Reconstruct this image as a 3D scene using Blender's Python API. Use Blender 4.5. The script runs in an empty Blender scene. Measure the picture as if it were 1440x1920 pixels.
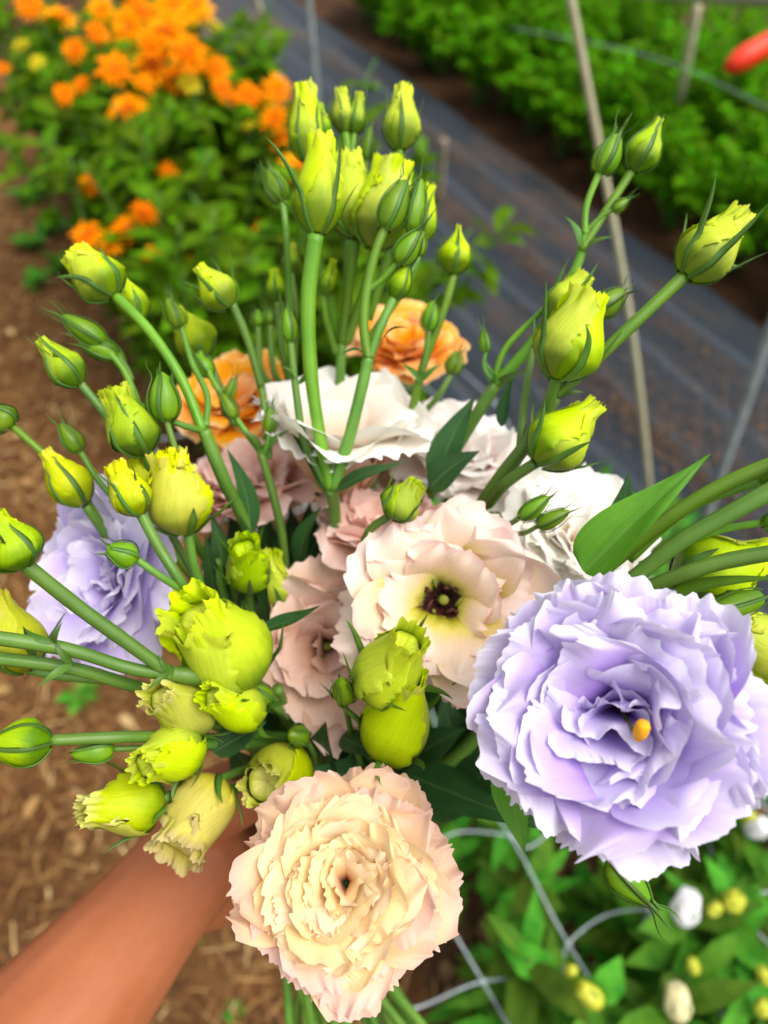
import bpy, math, random
import numpy as np
from mathutils import Vector, Matrix, noise as mnoise

# ------------------------------------------------------------------ camera, sky, sun, exposure
FPX = 1333.0                      # focal length in photo pixels (photo is 1440 x 1920)
CAM_H = 1.35
PITCH = math.radians(50.0)        # below the horizontal
scene = bpy.context.scene
COL = scene.collection
camd = bpy.data.cameras.new('camera')
camd.sensor_fit = 'VERTICAL'; camd.sensor_height = 36.0; camd.sensor_width = 27.0
camd.lens = 36.0 * FPX / 1920.0
camd.clip_start = 0.01; camd.clip_end = 600.0
camd.dof.use_dof = True; camd.dof.focus_distance = 0.252
camd.dof.aperture_fstop = camd.lens / 4.3     # 4.3 mm pupil of a phone camera
cam = bpy.data.objects.new('camera', camd); COL.objects.link(cam)
cam.location = (0, 0, CAM_H); cam.rotation_euler = (math.pi/2 - PITCH, 0, 0)
scene.camera = cam

SUN_EL, SUN_AZ = math.radians(64), math.radians(110)   # azimuth clockwise from +Y
world = bpy.data.worlds.new('World'); scene.world = world; world.use_nodes = True
wn = world.node_tree; wn.nodes.clear()
sky = wn.nodes.new('ShaderNodeTexSky'); sky.sky_type = 'NISHITA'; sky.sun_disc = False
sky.sun_elevation = SUN_EL; sky.sun_rotation = SUN_AZ
sky.air_density = 1.0; sky.dust_density = 4.0; sky.ozone_density = 1.0
hs = wn.nodes.new('ShaderNodeHueSaturation'); hs.inputs['Saturation'].default_value = 0.22
bg = wn.nodes.new('ShaderNodeBackground'); bg.inputs['Strength'].default_value = 0.15
wo = wn.nodes.new('ShaderNodeOutputWorld')
wn.links.new(sky.outputs[0], hs.inputs['Color']); wn.links.new(hs.outputs[0], bg.inputs['Color'])
wn.links.new(bg.outputs[0], wo.inputs['Surface'])
sund = bpy.data.lights.new('sun', 'SUN'); sund.energy = 1.5; sund.angle = math.radians(40); sund.color = (1.0, 0.94, 0.84)
sun = bpy.data.objects.new('sun', sund); COL.objects.link(sun)
sdir = Vector((math.sin(SUN_AZ)*math.cos(SUN_EL), math.cos(SUN_AZ)*math.cos(SUN_EL), math.sin(SUN_EL)))
sun.rotation_euler = sdir.to_track_quat('Z', 'Y').to_euler()
sun.location = (0, 0, 6)
scene.view_settings.view_transform = 'Standard'; scene.view_settings.look = 'None'
scene.view_settings.gamma = 1.0; scene.view_settings.exposure = 0.72
scene.cycles.max_bounces = 8; scene.cycles.transparent_max_bounces = 8

# ------------------------------------------------------------------ helpers
FWD = np.array([0, math.cos(PITCH), -math.sin(PITCH)])
UPV = np.array([0, math.sin(PITCH), math.cos(PITCH)])
RGT = np.array([1.0, 0, 0])
CAMP = np.array([0, 0, CAM_H])
def P(px, py, d):                 # photo pixel + distance along the view axis -> world point
    return CAMP + RGT*((px-720)/FPX*d) + UPV*((960-py)/FPX*d) + FWD*d
def CV(x, y, z):                  # direction given as (right, up, towards viewer)
    v = RGT*x + UPV*y - FWD*z
    return v/np.linalg.norm(v)
def GP(px, py, z=0.0):            # photo pixel -> point on the horizontal plane at height z
    dr = RGT*((px-720)/FPX) + UPV*((960-py)/FPX) + FWD
    t = (z-CAM_H)/dr[2]
    return CAMP + dr*t
def smooth(a, b, x):
    t = np.clip((x-a)/(b-a), 0, 1); return t*t*(3-2*t)
WORLD = {}
def link(o, parent=None, M=None):
    M = M if M is not None else Matrix.Identity(4)
    COL.objects.link(o); o.matrix_basis = M; WORLD[o.name] = M
    if parent is not None:
        o.parent = parent; o.matrix_parent_inverse = WORLD[parent.name].inverted()
    return o
def empty(name, loc, label, cat, group=None):
    o = bpy.data.objects.new(name, None); o.empty_display_size = 0.02
    link(o, None, Matrix.Translation(Vector(loc)))
    o['label'] = label; o['category'] = cat
    if group: o['group'] = group
    return o
def tag(o, label, cat, group=None, kind=None):
    o['label'] = label
    if cat: o['category'] = cat
    if group: o['group'] = group
    if kind: o['kind'] = kind
    return o
def mesh_np(name, V, F, uv=None, mat=None, smooth_shade=True):
    """V (n,3); F list of faces or (m,k) array; uv (n,2) per vertex"""
    me = bpy.data.meshes.new(name)
    V = np.asarray(V, dtype=np.float32)
    F = np.asarray(F, dtype=np.int32)
    n, m, k = len(V), len(F), F.shape[1]
    me.vertices.add(n); me.vertices.foreach_set('co', V.ravel())
    me.loops.add(m*k); me.loops.foreach_set('vertex_index', F.ravel())
    me.polygons.add(m); me.polygons.foreach_set('loop_start', np.arange(0, m*k, k, dtype=np.int32))
    me.polygons.foreach_set('loop_total', np.full(m, k, dtype=np.int32))
    me.polygons.foreach_set('use_smooth', np.full(m, bool(smooth_shade)))
    if uv is not None:
        ul = me.uv_layers.new(name='UVMap')
        ul.data.foreach_set('uv', np.asarray(uv, dtype=np.float32)[F.ravel()].ravel())
    me.update(calc_edges=True)
    if mat: me.materials.append(mat)
    return me
def grid_faces(nv, nu, closed=False):
    i = np.arange(nv-1)[:, None]; j = np.arange(nu if closed else nu-1)[None, :]
    j2 = (j+1) % nu
    return np.stack([i*nu+j, i*nu+j2, (i+1)*nu+j2, (i+1)*nu+j], -1).reshape(-1, 4)
def grid_mesh(name, G, mat, closed=False, vs=None):
    nv, nu = G.shape[:2]
    uu, vv = np.meshgrid(np.linspace(0, 1, nu), np.linspace(0, 1, nv) if vs is None else vs)
    return mesh_np(name, G.reshape(-1, 3), grid_faces(nv, nu, closed), np.stack([uu, vv], -1).reshape(-1, 2), mat)
def add(name, me, parent=None, M=None):
    return link(bpy.data.objects.new(name, me), parent, M)
def catmull(pts, n=10):
    pts = np.asarray(pts, float)
    if len(pts) == 2:
        t = np.linspace(0, 1, n)[:, None]; return pts[0]*(1-t)+pts[1]*t
    p = np.vstack([2*pts[0]-pts[1], pts, 2*pts[-1]-pts[-2]])
    out = []
    for i in range(1, len(p)-2):
        t = np.linspace(0, 1, n, endpoint=False)[:, None]
        a, b, c, d = p[i-1], p[i], p[i+1], p[i+2]
        out.append(.5*((2*b)+(-a+c)*t+(2*a-5*b+4*c-d)*t**2+(-a+3*b-3*c+d)*t**3))
    out.append(pts[-1:]); return np.vstack(out)
def tube_grid(C, R, seg=8):
    """C (n,3) centre line, R (n,) radii -> vertex grid (n+2,seg,3) with closed ends"""
    n = len(C); T = np.gradient(C, axis=0); T /= np.linalg.norm(T, axis=1)[:, None]+1e-12
    ref = np.array([0, 0, 1.0]) if abs(T[0][2]) < .9 else np.array([1.0, 0, 0])
    N = np.cross(T[0], ref); N /= np.linalg.norm(N)
    ang = np.linspace(0, 2*np.pi, seg, endpoint=False)
    G = np.zeros((n+2, seg, 3))
    for i in range(n):
        N = N - T[i]*np.dot(N, T[i]); N /= np.linalg.norm(N)
        B = np.cross(T[i], N)
        G[i+1] = C[i]+R[i]*(np.cos(ang)[:, None]*N+np.sin(ang)[:, None]*B)
    G[0] = C[0]; G[-1] = C[-1]
    return G
def tube(name, pts, radii, mat, parent=None, seg=8, n=8, wob=0.0, rng=None):
    C = catmull(pts, n); k = len(pts)
    r = np.interp(np.linspace(0, k-1, len(C)), np.arange(k), radii) if np.ndim(radii) else np.full(len(C), radii)
    if wob and rng is not None:
        r = r*(1+wob*np.convolve(rng.normal(size=len(C)+4), np.ones(5)/5, 'valid'))
    o = C[0].copy()
    return add(name, grid_mesh(name, tube_grid(C-o, r, seg), mat, True), parent, Matrix.Translation(Vector(o)))
def tubes_joined(list_of, seg=6):
    Vs, Fs, Us, off = [], [], [], 0
    for C, R in list_of:
        G = tube_grid(np.asarray(C, float), np.asarray(R, float), seg); nv, nu = G.shape[:2]
        uu, vv = np.meshgrid(np.linspace(0, 1, nu), np.linspace(0, 1, nv))
        Vs.append(G.reshape(-1, 3)); Fs.append(grid_faces(nv, nu, True)+off); Us.append(np.stack([uu, vv], -1).reshape(-1, 2)); off += nv*nu
    return np.vstack(Vs), np.vstack(Fs), np.vstack(Us)
def frame_from_axis(axis, roll=0.0):
    z = Vector(axis).normalized(); q = z.to_track_quat('Z', 'Y')
    return q.to_matrix().to_4x4() @ Matrix.Rotation(roll, 4, 'Z')

# ------------------------------------------------------------------ materials
def lin(c):                       # sRGB 0-255 -> linear
    return tuple(((v/255)/12.92 if v/255 <= .04045 else ((v/255+.055)/1.055)**2.4) for v in c)
class NT:
    def __init__(s, name):
        s.m = bpy.data.materials.new(name); s.m.use_nodes = True; s.t = s.m.node_tree; s.t.nodes.clear()
        s.out = s.n('ShaderNodeOutputMaterial')
    def n(s, typ, **kw):
        nd = s.t.nodes.new(typ)
        for k, v in kw.items(): setattr(nd, k, v)
        return nd
    def l(s, a, b): s.t.links.new(a, b)
    def ramp(s, fac, stops, interp='LINEAR'):
        r = s.n('ShaderNodeValToRGB'); r.color_ramp.interpolation = interp
        e = r.color_ramp.elements
        while len(e) > 1: e.remove(e[-1])
        e[0].position = stops[0][0]; e[0].color = (*stops[0][1][:3], 1)
        for p, c in stops[1:]:
            x = e.new(p); x.color = (*c[:3], 1)
        if fac is not None: s.l(fac, r.inputs[0])
        return r.outputs[0]
    def mix(s, fac, a, b, blend='MIX'):
        m = s.n('ShaderNodeMix', data_type='RGBA', blend_type=blend)
        for sock, v in ((m.inputs[0], fac), (m.inputs[6], a), (m.inputs[7], b)):
            if isinstance(v, bpy.types.NodeSocket): s.l(v, sock)
            elif isinstance(v, tuple): sock.default_value = (*v[:3], 1)
            else: sock.default_value = v
        return m.outputs[2]
    def noise(s, scale, detail=3, vec=None, rough=.55):
        t = s.n('ShaderNodeTexNoise'); t.inputs['Scale'].default_value = scale; t.inputs['Detail'].default_value = detail
        t.inputs['Roughness'].default_value = rough
        if vec is not None: s.l(vec, t.inputs['Vector'])
        return t.outputs[0]
    def uv(s):
        u = s.n('ShaderNodeUVMap'); u.uv_map = 'UVMap'; sx = s.n('ShaderNodeSeparateXYZ'); s.l(u.outputs[0], sx.inputs[0])
        return u.outputs[0], sx.outputs[0], sx.outputs[1]
    def scaled(s, vec, sc):
        m = s.n('ShaderNodeMapping'); m.inputs['Scale'].default_value = sc; s.l(vec, m.inputs['Vector']); return m.outputs[0]
    def obj(s): return s.n('ShaderNodeTexCoord').outputs['Object']
    def bump(s, h, strength=.3, dist=.001):
        b = s.n('ShaderNodeBump'); b.inputs['Strength'].default_value = strength; b.inputs['Distance'].default_value = dist
        s.l(h, b.inputs['Height']); return b.outputs[0]
    def hsv(s, col, h=.5, sat=1., v=1.):
        x = s.n('ShaderNodeHueSaturation')
        for k, val in (('Hue', h), ('Saturation', sat), ('Value', v)):
            if isinstance(val, bpy.types.NodeSocket): s.l(val, x.inputs[k])
            else: x.inputs[k].default_value = val
        s.l(col, x.inputs['Color']); return x.outputs[0]
    def mrange(s, x, a, b, c, d):
        m = s.n('ShaderNodeMapRange'); s.l(x, m.inputs[0])
        for i, v in enumerate((a, b, c, d)): m.inputs[i+1].default_value = v
        return m.outputs[0]
    def finish(s, col, rough=.5, spec=.3, normal=None, trans=0.0, trans_col=None, sss=0.0, sss_r=(1, .4, .2), sss_scale=.005, metal=0, sheen=0):
        p = s.n('ShaderNodeBsdfPrincipled')
        if isinstance(col, tuple): p.inputs['Base Color'].default_value = (*col[:3], 1)
        else: s.l(col, p.inputs['Base Color'])
        if isinstance(rough, bpy.types.NodeSocket): s.l(rough, p.inputs['Roughness'])
        else: p.inputs['Roughness'].default_value = rough
        p.inputs['Specular IOR Level'].default_value = spec; p.inputs['Metallic'].default_value = metal
        if sheen: p.inputs['Sheen Weight'].default_value = sheen
        if sss:
            p.inputs['Subsurface Weight'].default_value = sss; p.inputs['Subsurface Radius'].default_value = sss_r
            p.inputs['Subsurface Scale'].default_value = sss_scale
        if normal: s.l(normal, p.inputs['Normal'])
        sh = p.outputs[0]
        if trans:
            t = s.n('ShaderNodeBsdfTranslucent')
            c = trans_col if trans_col is not None else col
            if isinstance(c, tuple): t.inputs['Color'].default_value = (*c[:3], 1)
            else: s.l(c, t.inputs['Color'])
            m = s.n('ShaderNodeMixShader'); m.inputs[0].default_value = trans
            s.l(sh, m.inputs[1]); s.l(t.outputs[0], m.inputs[2]); sh = m.outputs[0]
        s.l(sh, s.out.inputs['Surface']); return s.m

def petal_mat(name, stops, trans=.25, vein=.06, edge_tint=None, spots=0.0, rough=.6):
    """stops: colours from the petal's base (0) to its frilled edge (1), sRGB"""
    t = NT(name); uvv, u, v = t.uv()
    nz = t.noise(6, 3, t.scaled(uvv, (1.2, .6, 1)))
    wob = t.n('ShaderNodeMath', operation='MULTIPLY_ADD'); t.l(nz, wob.inputs[0]); wob.inputs[1].default_value = .22; wob.inputs[2].default_value = -.11
    vv = t.n('ShaderNodeMath', operation='ADD'); t.l(v, vv.inputs[0]); t.l(wob.outputs[0], vv.inputs[1])
    col = t.ramp(vv.outputs[0], [(p, lin(c)) for p, c in stops])
    rnd = t.n('ShaderNodeObjectInfo').outputs['Random']
    col = t.hsv(col, t.mrange(rnd, 0, 1, .492, .508), t.mrange(rnd, 0, 1, .88, 1.12), 1.0)
    ve = t.noise(1, 4, t.scaled(uvv, (46, 2.2, 1)), .6)
    vm = t.ramp(ve, [(.35, (1-vein,)*3), (.6, (1, 1, 1))])
    col = t.mix(1.0, col, vm, 'MULTIPLY')
    if spots:
        sp = t.noise(34, 2, t.scaled(uvv, (1, 1.3, 1)))
        edge = t.mrange(v, .7, 1, 0, 1)
        k = t.n('ShaderNodeMath', operation='MULTIPLY'); t.l(t.ramp(sp, [(.66, (0, 0, 0)), (.72, (1, 1, 1))]), k.inputs[0]); t.l(edge, k.inputs[1])
        k2 = t.n('ShaderNodeMath', operation='MULTIPLY'); t.l(k.outputs[0], k2.inputs[0]); k2.inputs[1].default_value = spots
        col = t.mix(k2.outputs[0], col, lin((120, 70, 30)))
    bp = t.bump(ve, .16, .0005)
    return t.finish(col, rough, .22, bp, trans, sheen=.08)
MAT = {}
MAT['lavender'] = petal_mat('petal_lavender', [(0, (132, 92, 160)), (.25, (152, 112, 204)), (.6, (178, 150, 224)), (.84, (210, 194, 236)), (.95, (228, 220, 244)), (1, (238, 234, 247))])
MAT['lavender_pale'] = petal_mat('petal_lavender_pale', [(0, (205, 196, 190)), (.25, (180, 158, 222)), (.6, (202, 184, 236)), (.9, (230, 222, 246)), (1, (242, 238, 250))])
MAT['peach'] = petal_mat('petal_peach', [(0, (164, 98, 84)), (.25, (226, 164, 116)), (.5, (242, 204, 148)), (.85, (246, 226, 178)), (1, (242, 208, 168))], spots=.55)
MAT['peach_skirt'] = petal_mat('petal_peach_skirt', [(0, (214, 160, 104)), (.4, (238, 192, 144)), (.8, (240, 204, 170)), (1, (228, 188, 174))], spots=.3)
MAT['blush'] = petal_mat('petal_blush', [(0, (50, 14, 14)), (.27, (60, 20, 18)), (.34, (170, 164, 52)), (.48, (224, 208, 116)), (.64, (242, 212, 182)), (.9, (246, 226, 210)), (1, (244, 206, 200))])
MAT['dusky'] = petal_mat('petal_dusky_pink', [(0, (60, 30, 12)), (.2, (140, 96, 60)), (.4, (216, 166, 140)), (.8, (242, 204, 184)), (1, (246, 216, 202))])
MAT['pink'] = petal_mat('petal_pink', [(0, (206, 170, 130)), (.3, (232, 186, 166)), (.7, (246, 200, 184)), (1, (250, 218, 206))])
MAT['white'] = petal_mat('petal_white', [(0, (220, 190, 130)), (.3, (238, 208, 180)), (.6, (250, 242, 226)), (1, (252, 250, 244))])
MAT['white_cup'] = petal_mat('petal_white_cup', [(0, (206, 160, 104)), (.3, (232, 190, 156)), (.55, (242, 212, 190)), (.75, (250, 242, 228)), (1, (252, 250, 244))])
MAT['white_pink'] = petal_mat('petal_white_pink', [(0, (240, 180, 170)), (.35, (246, 206, 196)), (.7, (252, 240, 232)), (1, (252, 248, 242))])
MAT['apricot'] = petal_mat('petal_apricot', [(0, (226, 180, 60)), (.4, (246, 164, 36)), (.75, (248, 168, 48)), (.93, (250, 192, 100)), (1, (250, 214, 160))])

def bud_mat(name, base, mid, tip, trans=.3):
    t = NT(name); uvv, u, v = t.uv()
    ob = t.obj()
    nz = t.noise(90, 3, ob)
    wob = t.n('ShaderNodeMath', operation='MULTIPLY_ADD'); t.l(nz, wob.inputs[0]); wob.inputs[1].default_value = .3; wob.inputs[2].default_value = -.15
    vv = t.n('ShaderNodeMath', operation='ADD'); t.l(v, vv.inputs[0]); t.l(wob.outputs[0], vv.inputs[1])
    col = t.ramp(vv.outputs[0], [(0, lin(base)), (.22, lin(base)), (.5, lin(mid)), (.85, lin(mid)), (1, lin(tip))])
    rnd = t.n('ShaderNodeObjectInfo').outputs['Random']
    col = t.hsv(col, t.mrange(rnd, 0, 1, .488, .512), t.mrange(rnd, 0, 1, .9, 1.05), t.mrange(rnd, 0, 1, .86, 1.08))
    ve = t.noise(1, 4, t.scaled(uvv, (26, 4, 1)), .6)
    col = t.mix(1.0, col, t.ramp(ve, [(.35, (.86, .9, .8)), (.62, (1, 1, 1))]), 'MULTIPLY')
    return t.finish(col, .5, .22, t.bump(ve, .4, .0008), trans)
MAT['lime'] = bud_mat('bud_lime', (122, 152, 0), (200, 220, 0), (216, 230, 20), .2)
MAT['lime_green'] = bud_mat('bud_lime_green', (96, 134, 2), (168, 196, 0), (198, 212, 10), .2)
MAT['cream'] = bud_mat('bud_cream', (140, 160, 14), (194, 202, 40), (228, 222, 120), .2)
MAT['wither'] = bud_mat('bud_withered', (214, 204, 30), (226, 214, 92), (210, 190, 130))
MAT['yellow'] = bud_mat('bud_yellow', (160, 172, 2), (210, 214, 4), (230, 226, 44), .2)

def green_mat(name, c1, c2, rough=.45, spec=.35, trans=.2, vscale=30, island=False, midrib=False, vary=.12):
    t = NT(name); uvv, u, v = t.uv(); ob = t.obj()
    nz = t.noise(40, 4, ob)
    col = t.mix(t.ramp(nz, [(.3, (0, 0, 0)), (.7, (1, 1, 1))]), lin(c1), lin(c2))
    if island:
        r = t.n('ShaderNodeNewGeometry').outputs['Random Per Island']
    else:
        r = t.n('ShaderNodeObjectInfo').outputs['Random']
    col = t.hsv(col, t.mrange(r, 0, 1, .5-.012*vary/.12, .5+.012*vary/.12), 1.0, t.mrange(r, 0, 1, 1-vary*1.6, 1+vary*1.8))
    ve = t.noise(1, 3, t.scaled(uvv, (vscale, 1.5, 1)), .6)
    col = t.mix(.6, col, t.ramp(ve, [(.35, (.72, .78, .72)), (.65, (1, 1, 1))]), 'MULTIPLY')
    if midrib:
        a = t.n('ShaderNodeMath', operation='SUBTRACT'); t.l(u, a.inputs[0]); a.inputs[1].default_value = .5
        b = t.n('ShaderNodeMath', operation='ABSOLUTE'); t.l(a.outputs[0], b.inputs[0])
        col = t.mix(t.ramp(b.outputs[0], [(0, (.25,)*3), (.035, (0, 0, 0))]), col, lin((150, 180, 110)))
    return t.finish(col, rough, spec, t.bump(ve, .25, .0006), trans)
MAT['stem'] = green_mat('stem_green', (76, 116, 40), (104, 142, 52), .42, .4, 0, 14)
MAT['stem_lime'] = green_mat('stem_lime', (84, 130, 24), (112, 152, 34), .42, .4, 0, 14)
MAT['sepal'] = green_mat('sepal_green', (58, 98, 30), (92, 130, 42), .45, .35, .1, 6)
MAT['bud_green'] = green_mat('bud_green', (84, 136, 18), (138, 174, 20), .42, .4, .2, 12)
MAT['leaf'] = green_mat('leaf_green', (78, 126, 22), (104, 154, 34), .5, .35, .25, 16, midrib=True)
MAT['leaf_dark'] = green_mat('leaf_glaucous', (36, 74, 34), (58, 100, 46), .5, .35, .2, 16, midrib=True)
def flat_mat(name, c1, c2, scale=60, rough=.6, spec=.3, bump=.3, dist=.001, trans=0, sss=0):
    t = NT(name); nz = t.noise(scale, 5, t.obj())
    col = t.mix(t.ramp(nz, [(.3, (0, 0, 0)), (.7, (1, 1, 1))]), lin(c1), lin(c2))
    return t.finish(col, rough, spec, t.bump(nz, bump, dist), trans, sss=sss)
MAT['stamen'] = flat_mat('stamen_dark', (40, 18, 14), (72, 30, 20), 300)
MAT['anther'] = flat_mat('anther_yellow', (226, 150, 10), (240, 178, 24), 300, .7)
MAT['pistil'] = flat_mat('pistil_green', (90, 100, 30), (140, 140, 50), 300)
MAT['cut'] = flat_mat('cut_end', (170, 190, 120), (190, 204, 140), 300)

# ------------------------------------------------------------------ lisianthus parts
def petal_grid(rng, L, W, th0, th1, q, cup, ruf, nu=64, nv=20, teeth=.03, r0=.002, z0=0., phi=0., fmul=1., endcurl=0., shear=0.):
    s = 1-(1-np.linspace(0, 1, nv))**1.55; u = np.linspace(-1, 1, nu)
    tt = np.linspace(0, 1.3, 220)
    th = th0+(th1-th0)*tt**q + endcurl*smooth(.6, 1.1, tt)
    dr = np.sin(th)*L*(tt[1]-tt[0]); dz = np.cos(th)*L*(tt[1]-tt[0])
    rt = r0+np.concatenate([[0], np.cumsum(dr)[:-1]]); zt = z0+np.concatenate([[0], np.cumsum(dz)[:-1]])
    tooth = rng.normal(size=nu+2); tooth = np.convolve(tooth, [.25, .5, .25], 'valid')
    ph = rng.uniform(0, 6.28, 10)
    f1, f2, f3 = rng.uniform(1.3, 2.4), rng.uniform(4.2, 6.5)*fmul, rng.uniform(10, 14)*fmul
    low = .5*np.sin(1.3*u*np.pi+ph[0])+.35*np.sin(2.3*u*np.pi+ph[1])
    warp = u+.10*np.sin(2.2*u+ph[6])+.04*np.sin(7*u+ph[8])
    amp3 = .55+.45*np.sin(2.9*u+ph[9])
    ln = 1-.30*np.abs(u)**3.0+.055*low
    U, S = np.meshgrid(u, s)
    notch = teeth*(.8*tooth+1.0*amp3*np.sin(f3*warp*np.pi*.8+ph[5]))
    S2 = S*(ln[None, :]+notch[None, :]*smooth(.8, 1, S))
    r = np.interp(S2, tt, rt); z = np.interp(S2, tt, zt); TH = np.interp(S2, tt, th)
    wid = W*(.18+.82*np.sin(np.pi/2*np.clip(S*1.2, 0, 1)))
    a = wid*U + shear*S2*L
    Rc = cup*(r+.010)
    ang = np.clip(a/Rc, -2.2, 2.2)
    lat = Rc*np.sin(ang); off = Rc*(1-np.cos(ang))
    e = np.maximum(S, np.abs(U)**5*smooth(.25, .8, S))
    e1, e2, e3 = smooth(.1, 1, S), smooth(.55, 1, e)**1.6, smooth(.78, 1, e)**1.2
    WU = np.broadcast_to(warp[None, :], U.shape)
    d = ruf*(e1*.62*np.sin(f1*U*np.pi*.8+ph[2]+.6*S)+e2*.58*np.sin(f2*WU*np.pi*.5+ph[3]-.5*S)
             + e3*.42*amp3[None, :]*np.sin(f3*WU*np.pi*.5+ph[4]) + e3**2*.10*tooth[None, :])
    lat = lat + ruf*e2*.4*np.cos(f2*WU*np.pi*.5+ph[3])
    off = off+d
    er = np.array([math.cos(phi), math.sin(phi), 0]); et = np.array([-math.sin(phi), math.cos(phi), 0]); ez = np.array([0, 0, 1.0])
    return (r-np.cos(TH)*off)[..., None]*er + lat[..., None]*et + (z+np.sin(TH)*off)[..., None]*ez, s
def sepal_mesh(C, w, mat, up=None):
    """thin keeled blade along the centre line C"""
    n = len(C); T = np.gradient(C, axis=0); T /= np.linalg.norm(T, axis=1)[:, None]+1e-12
    t = np.linspace(0, 1, n)
    W = w*(np.sin(np.pi*np.clip(.12+.88*t, 0, 1))**.6*(1-t)**.25*.9+.12*(1-t))
    G = np.zeros((n, 5, 3))
    for i in range(n):
        N = up[i] if up is not None else np.array([0, 0, 1.0])
        N = N-T[i]*np.dot(N, T[i]); N /= np.linalg.norm(N)+1e-12
        B = np.cross(T[i], N)
        G[i] = [C[i]-B*W[i], C[i]+N*W[i]*.45, C[i]+B*W[i], C[i]-N*W[i]*.35, C[i]-B*W[i]]
    return grid_mesh('sepal', G, mat)
def sepals(parent, M, L, R, prof, rng, spread, n=5, wmul=1., length=1.15, hug=.35, mat='sepal'):
    """slender calyx lobes; hug: share of the bud's height they lie against before standing off"""
    for k in range(n):
        phi = 2*np.pi*k/n+rng.normal()*.12
        sp = spread*rng.uniform(.4, 1.5); ln = length*rng.uniform(.82, 1.15)
        t = np.linspace(0, 1, 14); z = t*ln*L
        zz = np.clip(z/L, 0, 1)
        rr = prof(zz)*1.05+.0005
        rh = np.interp(hug, [0, 1], [0, 1])
        r_h = prof(np.array([rh]))[0]*1.05
        free = smooth(hug, hug+.25, t)
        r = rr*(1-free)+free*(r_h*(1-.45*(t-hug))+sp*(t-hug)*L)
        r = np.maximum(r, .0006)
        bend = rng.normal()*.25*t**2
        ang = phi+bend
        C = np.stack([r*np.cos(ang), r*np.sin(ang), z - .35*sp*L*np.clip(t-hug, 0, 1)**2 ], -1)
        C += (rng.normal(size=3)*.03*L)[None, :]*(t**3)[:, None]
        up = np.stack([np.cos(ang), np.sin(ang), 0*ang+.1], -1)
        add('sepal', sepal_mesh(C, R*.15*wmul, MAT[mat], up), parent, M)
def bud(thing, base, tip, wpx, kind='lime', seed=0, tipw=.45, spread=.35, slen=1.1, hug=.35, swirl=1.0, frill=1.0):
    """base, tip: (px, py, depth)"""
    rng = np.random.default_rng(seed+int(base[0]*7+base[1]*13))
    b = P(*base); tp = P(*tip); ax = tp-b; L = float(np.linalg.norm(ax)); R = wpx*.5*base[2]/FPX
    M = Matrix.Translation(Vector(b)) @ frame_from_axis(ax, rng.uniform(0, 6.28))
    if kind == 'green':
        def prof(t):
            t = np.asarray(t, float); return R*(np.clip(np.sin(np.pi*np.clip(t*.93+.05, 0, 1)**.72), 0, 1)**.85*.98+.02)
        nv, nu = 16, 20
        t = np.linspace(0, .93, nv); a = np.linspace(0, 2*np.pi, nu, endpoint=False)
        A, T = np.meshgrid(a, t)
        r = prof(T)*(1+.035*np.sin(5*(A+1.6*T)))
        G = np.stack([r*np.cos(A), r*np.sin(A), T*L], -1); G[-1] = [0, 0, .95*L]; G[0] = [0, 0, 0]
        o = add('bud', grid_mesh('bud', G, MAT['bud_green'], True), thing, M)
        sepals(o, M, L, R, prof, rng, spread*.35, wmul=1.25, length=slen*1.12, hug=.62)
        return o
    mat = MAT[kind]; ft = min(frill, 1.0)
    def prof(t):
        t = np.asarray(t, float)
        return R*(np.sin(np.pi/2*np.clip(t/.34+.08, 0, 1))**.65)*(1-(1-tipw)*smooth(.36, 1.0, t))*.92
    tw = rng.uniform(.7, 1.3)*swirl*(1 if rng.random() < .8 else -1)
    nv, nu = 16, 28
    t = np.linspace(0, 1, nv); a = np.linspace(0, 2*np.pi, nu, endpoint=False)
    A, T = np.meshgrid(a, t)
    r = prof(T)*.9*(1+.04*np.sin(3*A+4*T)*T)
    zz = np.where(T > .9, .9-(T-.9)*1.2, T)*L; r = np.where(T > .9, r*(1-(T-.9)/.1*.97), r)
    zz = zz + .02*L*np.sin(5*A)*T**3
    G = np.stack([r*np.cos(A+tw*T), r*np.sin(A+tw*T), zz], -1); G[0] = [0, 0, 0]
    o = add('bud', grid_mesh('bud', G, mat, True), thing, M)
    nw = 3 if wpx < 60 else 4
    for k in range(nw):                # overlapping petals wound round the bud
        nu, nv = 52, 26
        s = np.linspace(0, 1, nu); t = np.linspace(.02, 1, nv)
        S, T = np.meshgrid(s, t)
        D = rng.uniform(2.6, 3.6); f0 = 2*np.pi*k/nw+rng.normal()*.2
        tooth = np.convolve(rng.normal(size=nu+2), [.15, .7, .15], 'valid')
        tooth2 = np.convolve(rng.normal(size=nv+2), [.1, .8, .1], 'valid')
        top = 1.05-rng.uniform(.02, .16)*S**2 - .30*rng.uniform(.1, 1)*smooth(.72, 1, S) + ft*.026*tooth[None, :]
        TT = T*top
        TT = np.where(T > .86, TT, T*(1.05-rng.uniform(.02, .1)*S**2 - .30*.5*smooth(.72, 1, S)*T))
        lift = .035+.085*S + .07*smooth(.82, 1, S)*rng.uniform(.2, 1.6)
        r = prof(np.clip(TT, 0, 1))*(1+lift*smooth(.05, .3, T)) + R*(min(frill, 1.5)*.075*smooth(.72, 1, T)*np.sin(S*rng.uniform(17, 26)+rng.uniform(0, 6))+ft*.04*smooth(.88, 1, S)*tooth2[:, None])
        r = r*(1+.14*min(frill, 1.5)*smooth(.85, 1, T)*rng.uniform(-.3, 1.2))
        SS = S + ft*.028*smooth(.9, 1, S)*tooth2[:, None]*smooth(.1, .3, T)
        ang = f0+D*SS+tw*T**1.3
        z = TT*L
        G = np.stack([r*np.cos(ang), r*np.sin(ang), z], -1)
        add('petal', grid_mesh('petal', G, mat), o, M)
    sepals(o, M, L, R, prof, rng, spread, length=slen, hug=hug)
    return o
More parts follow.
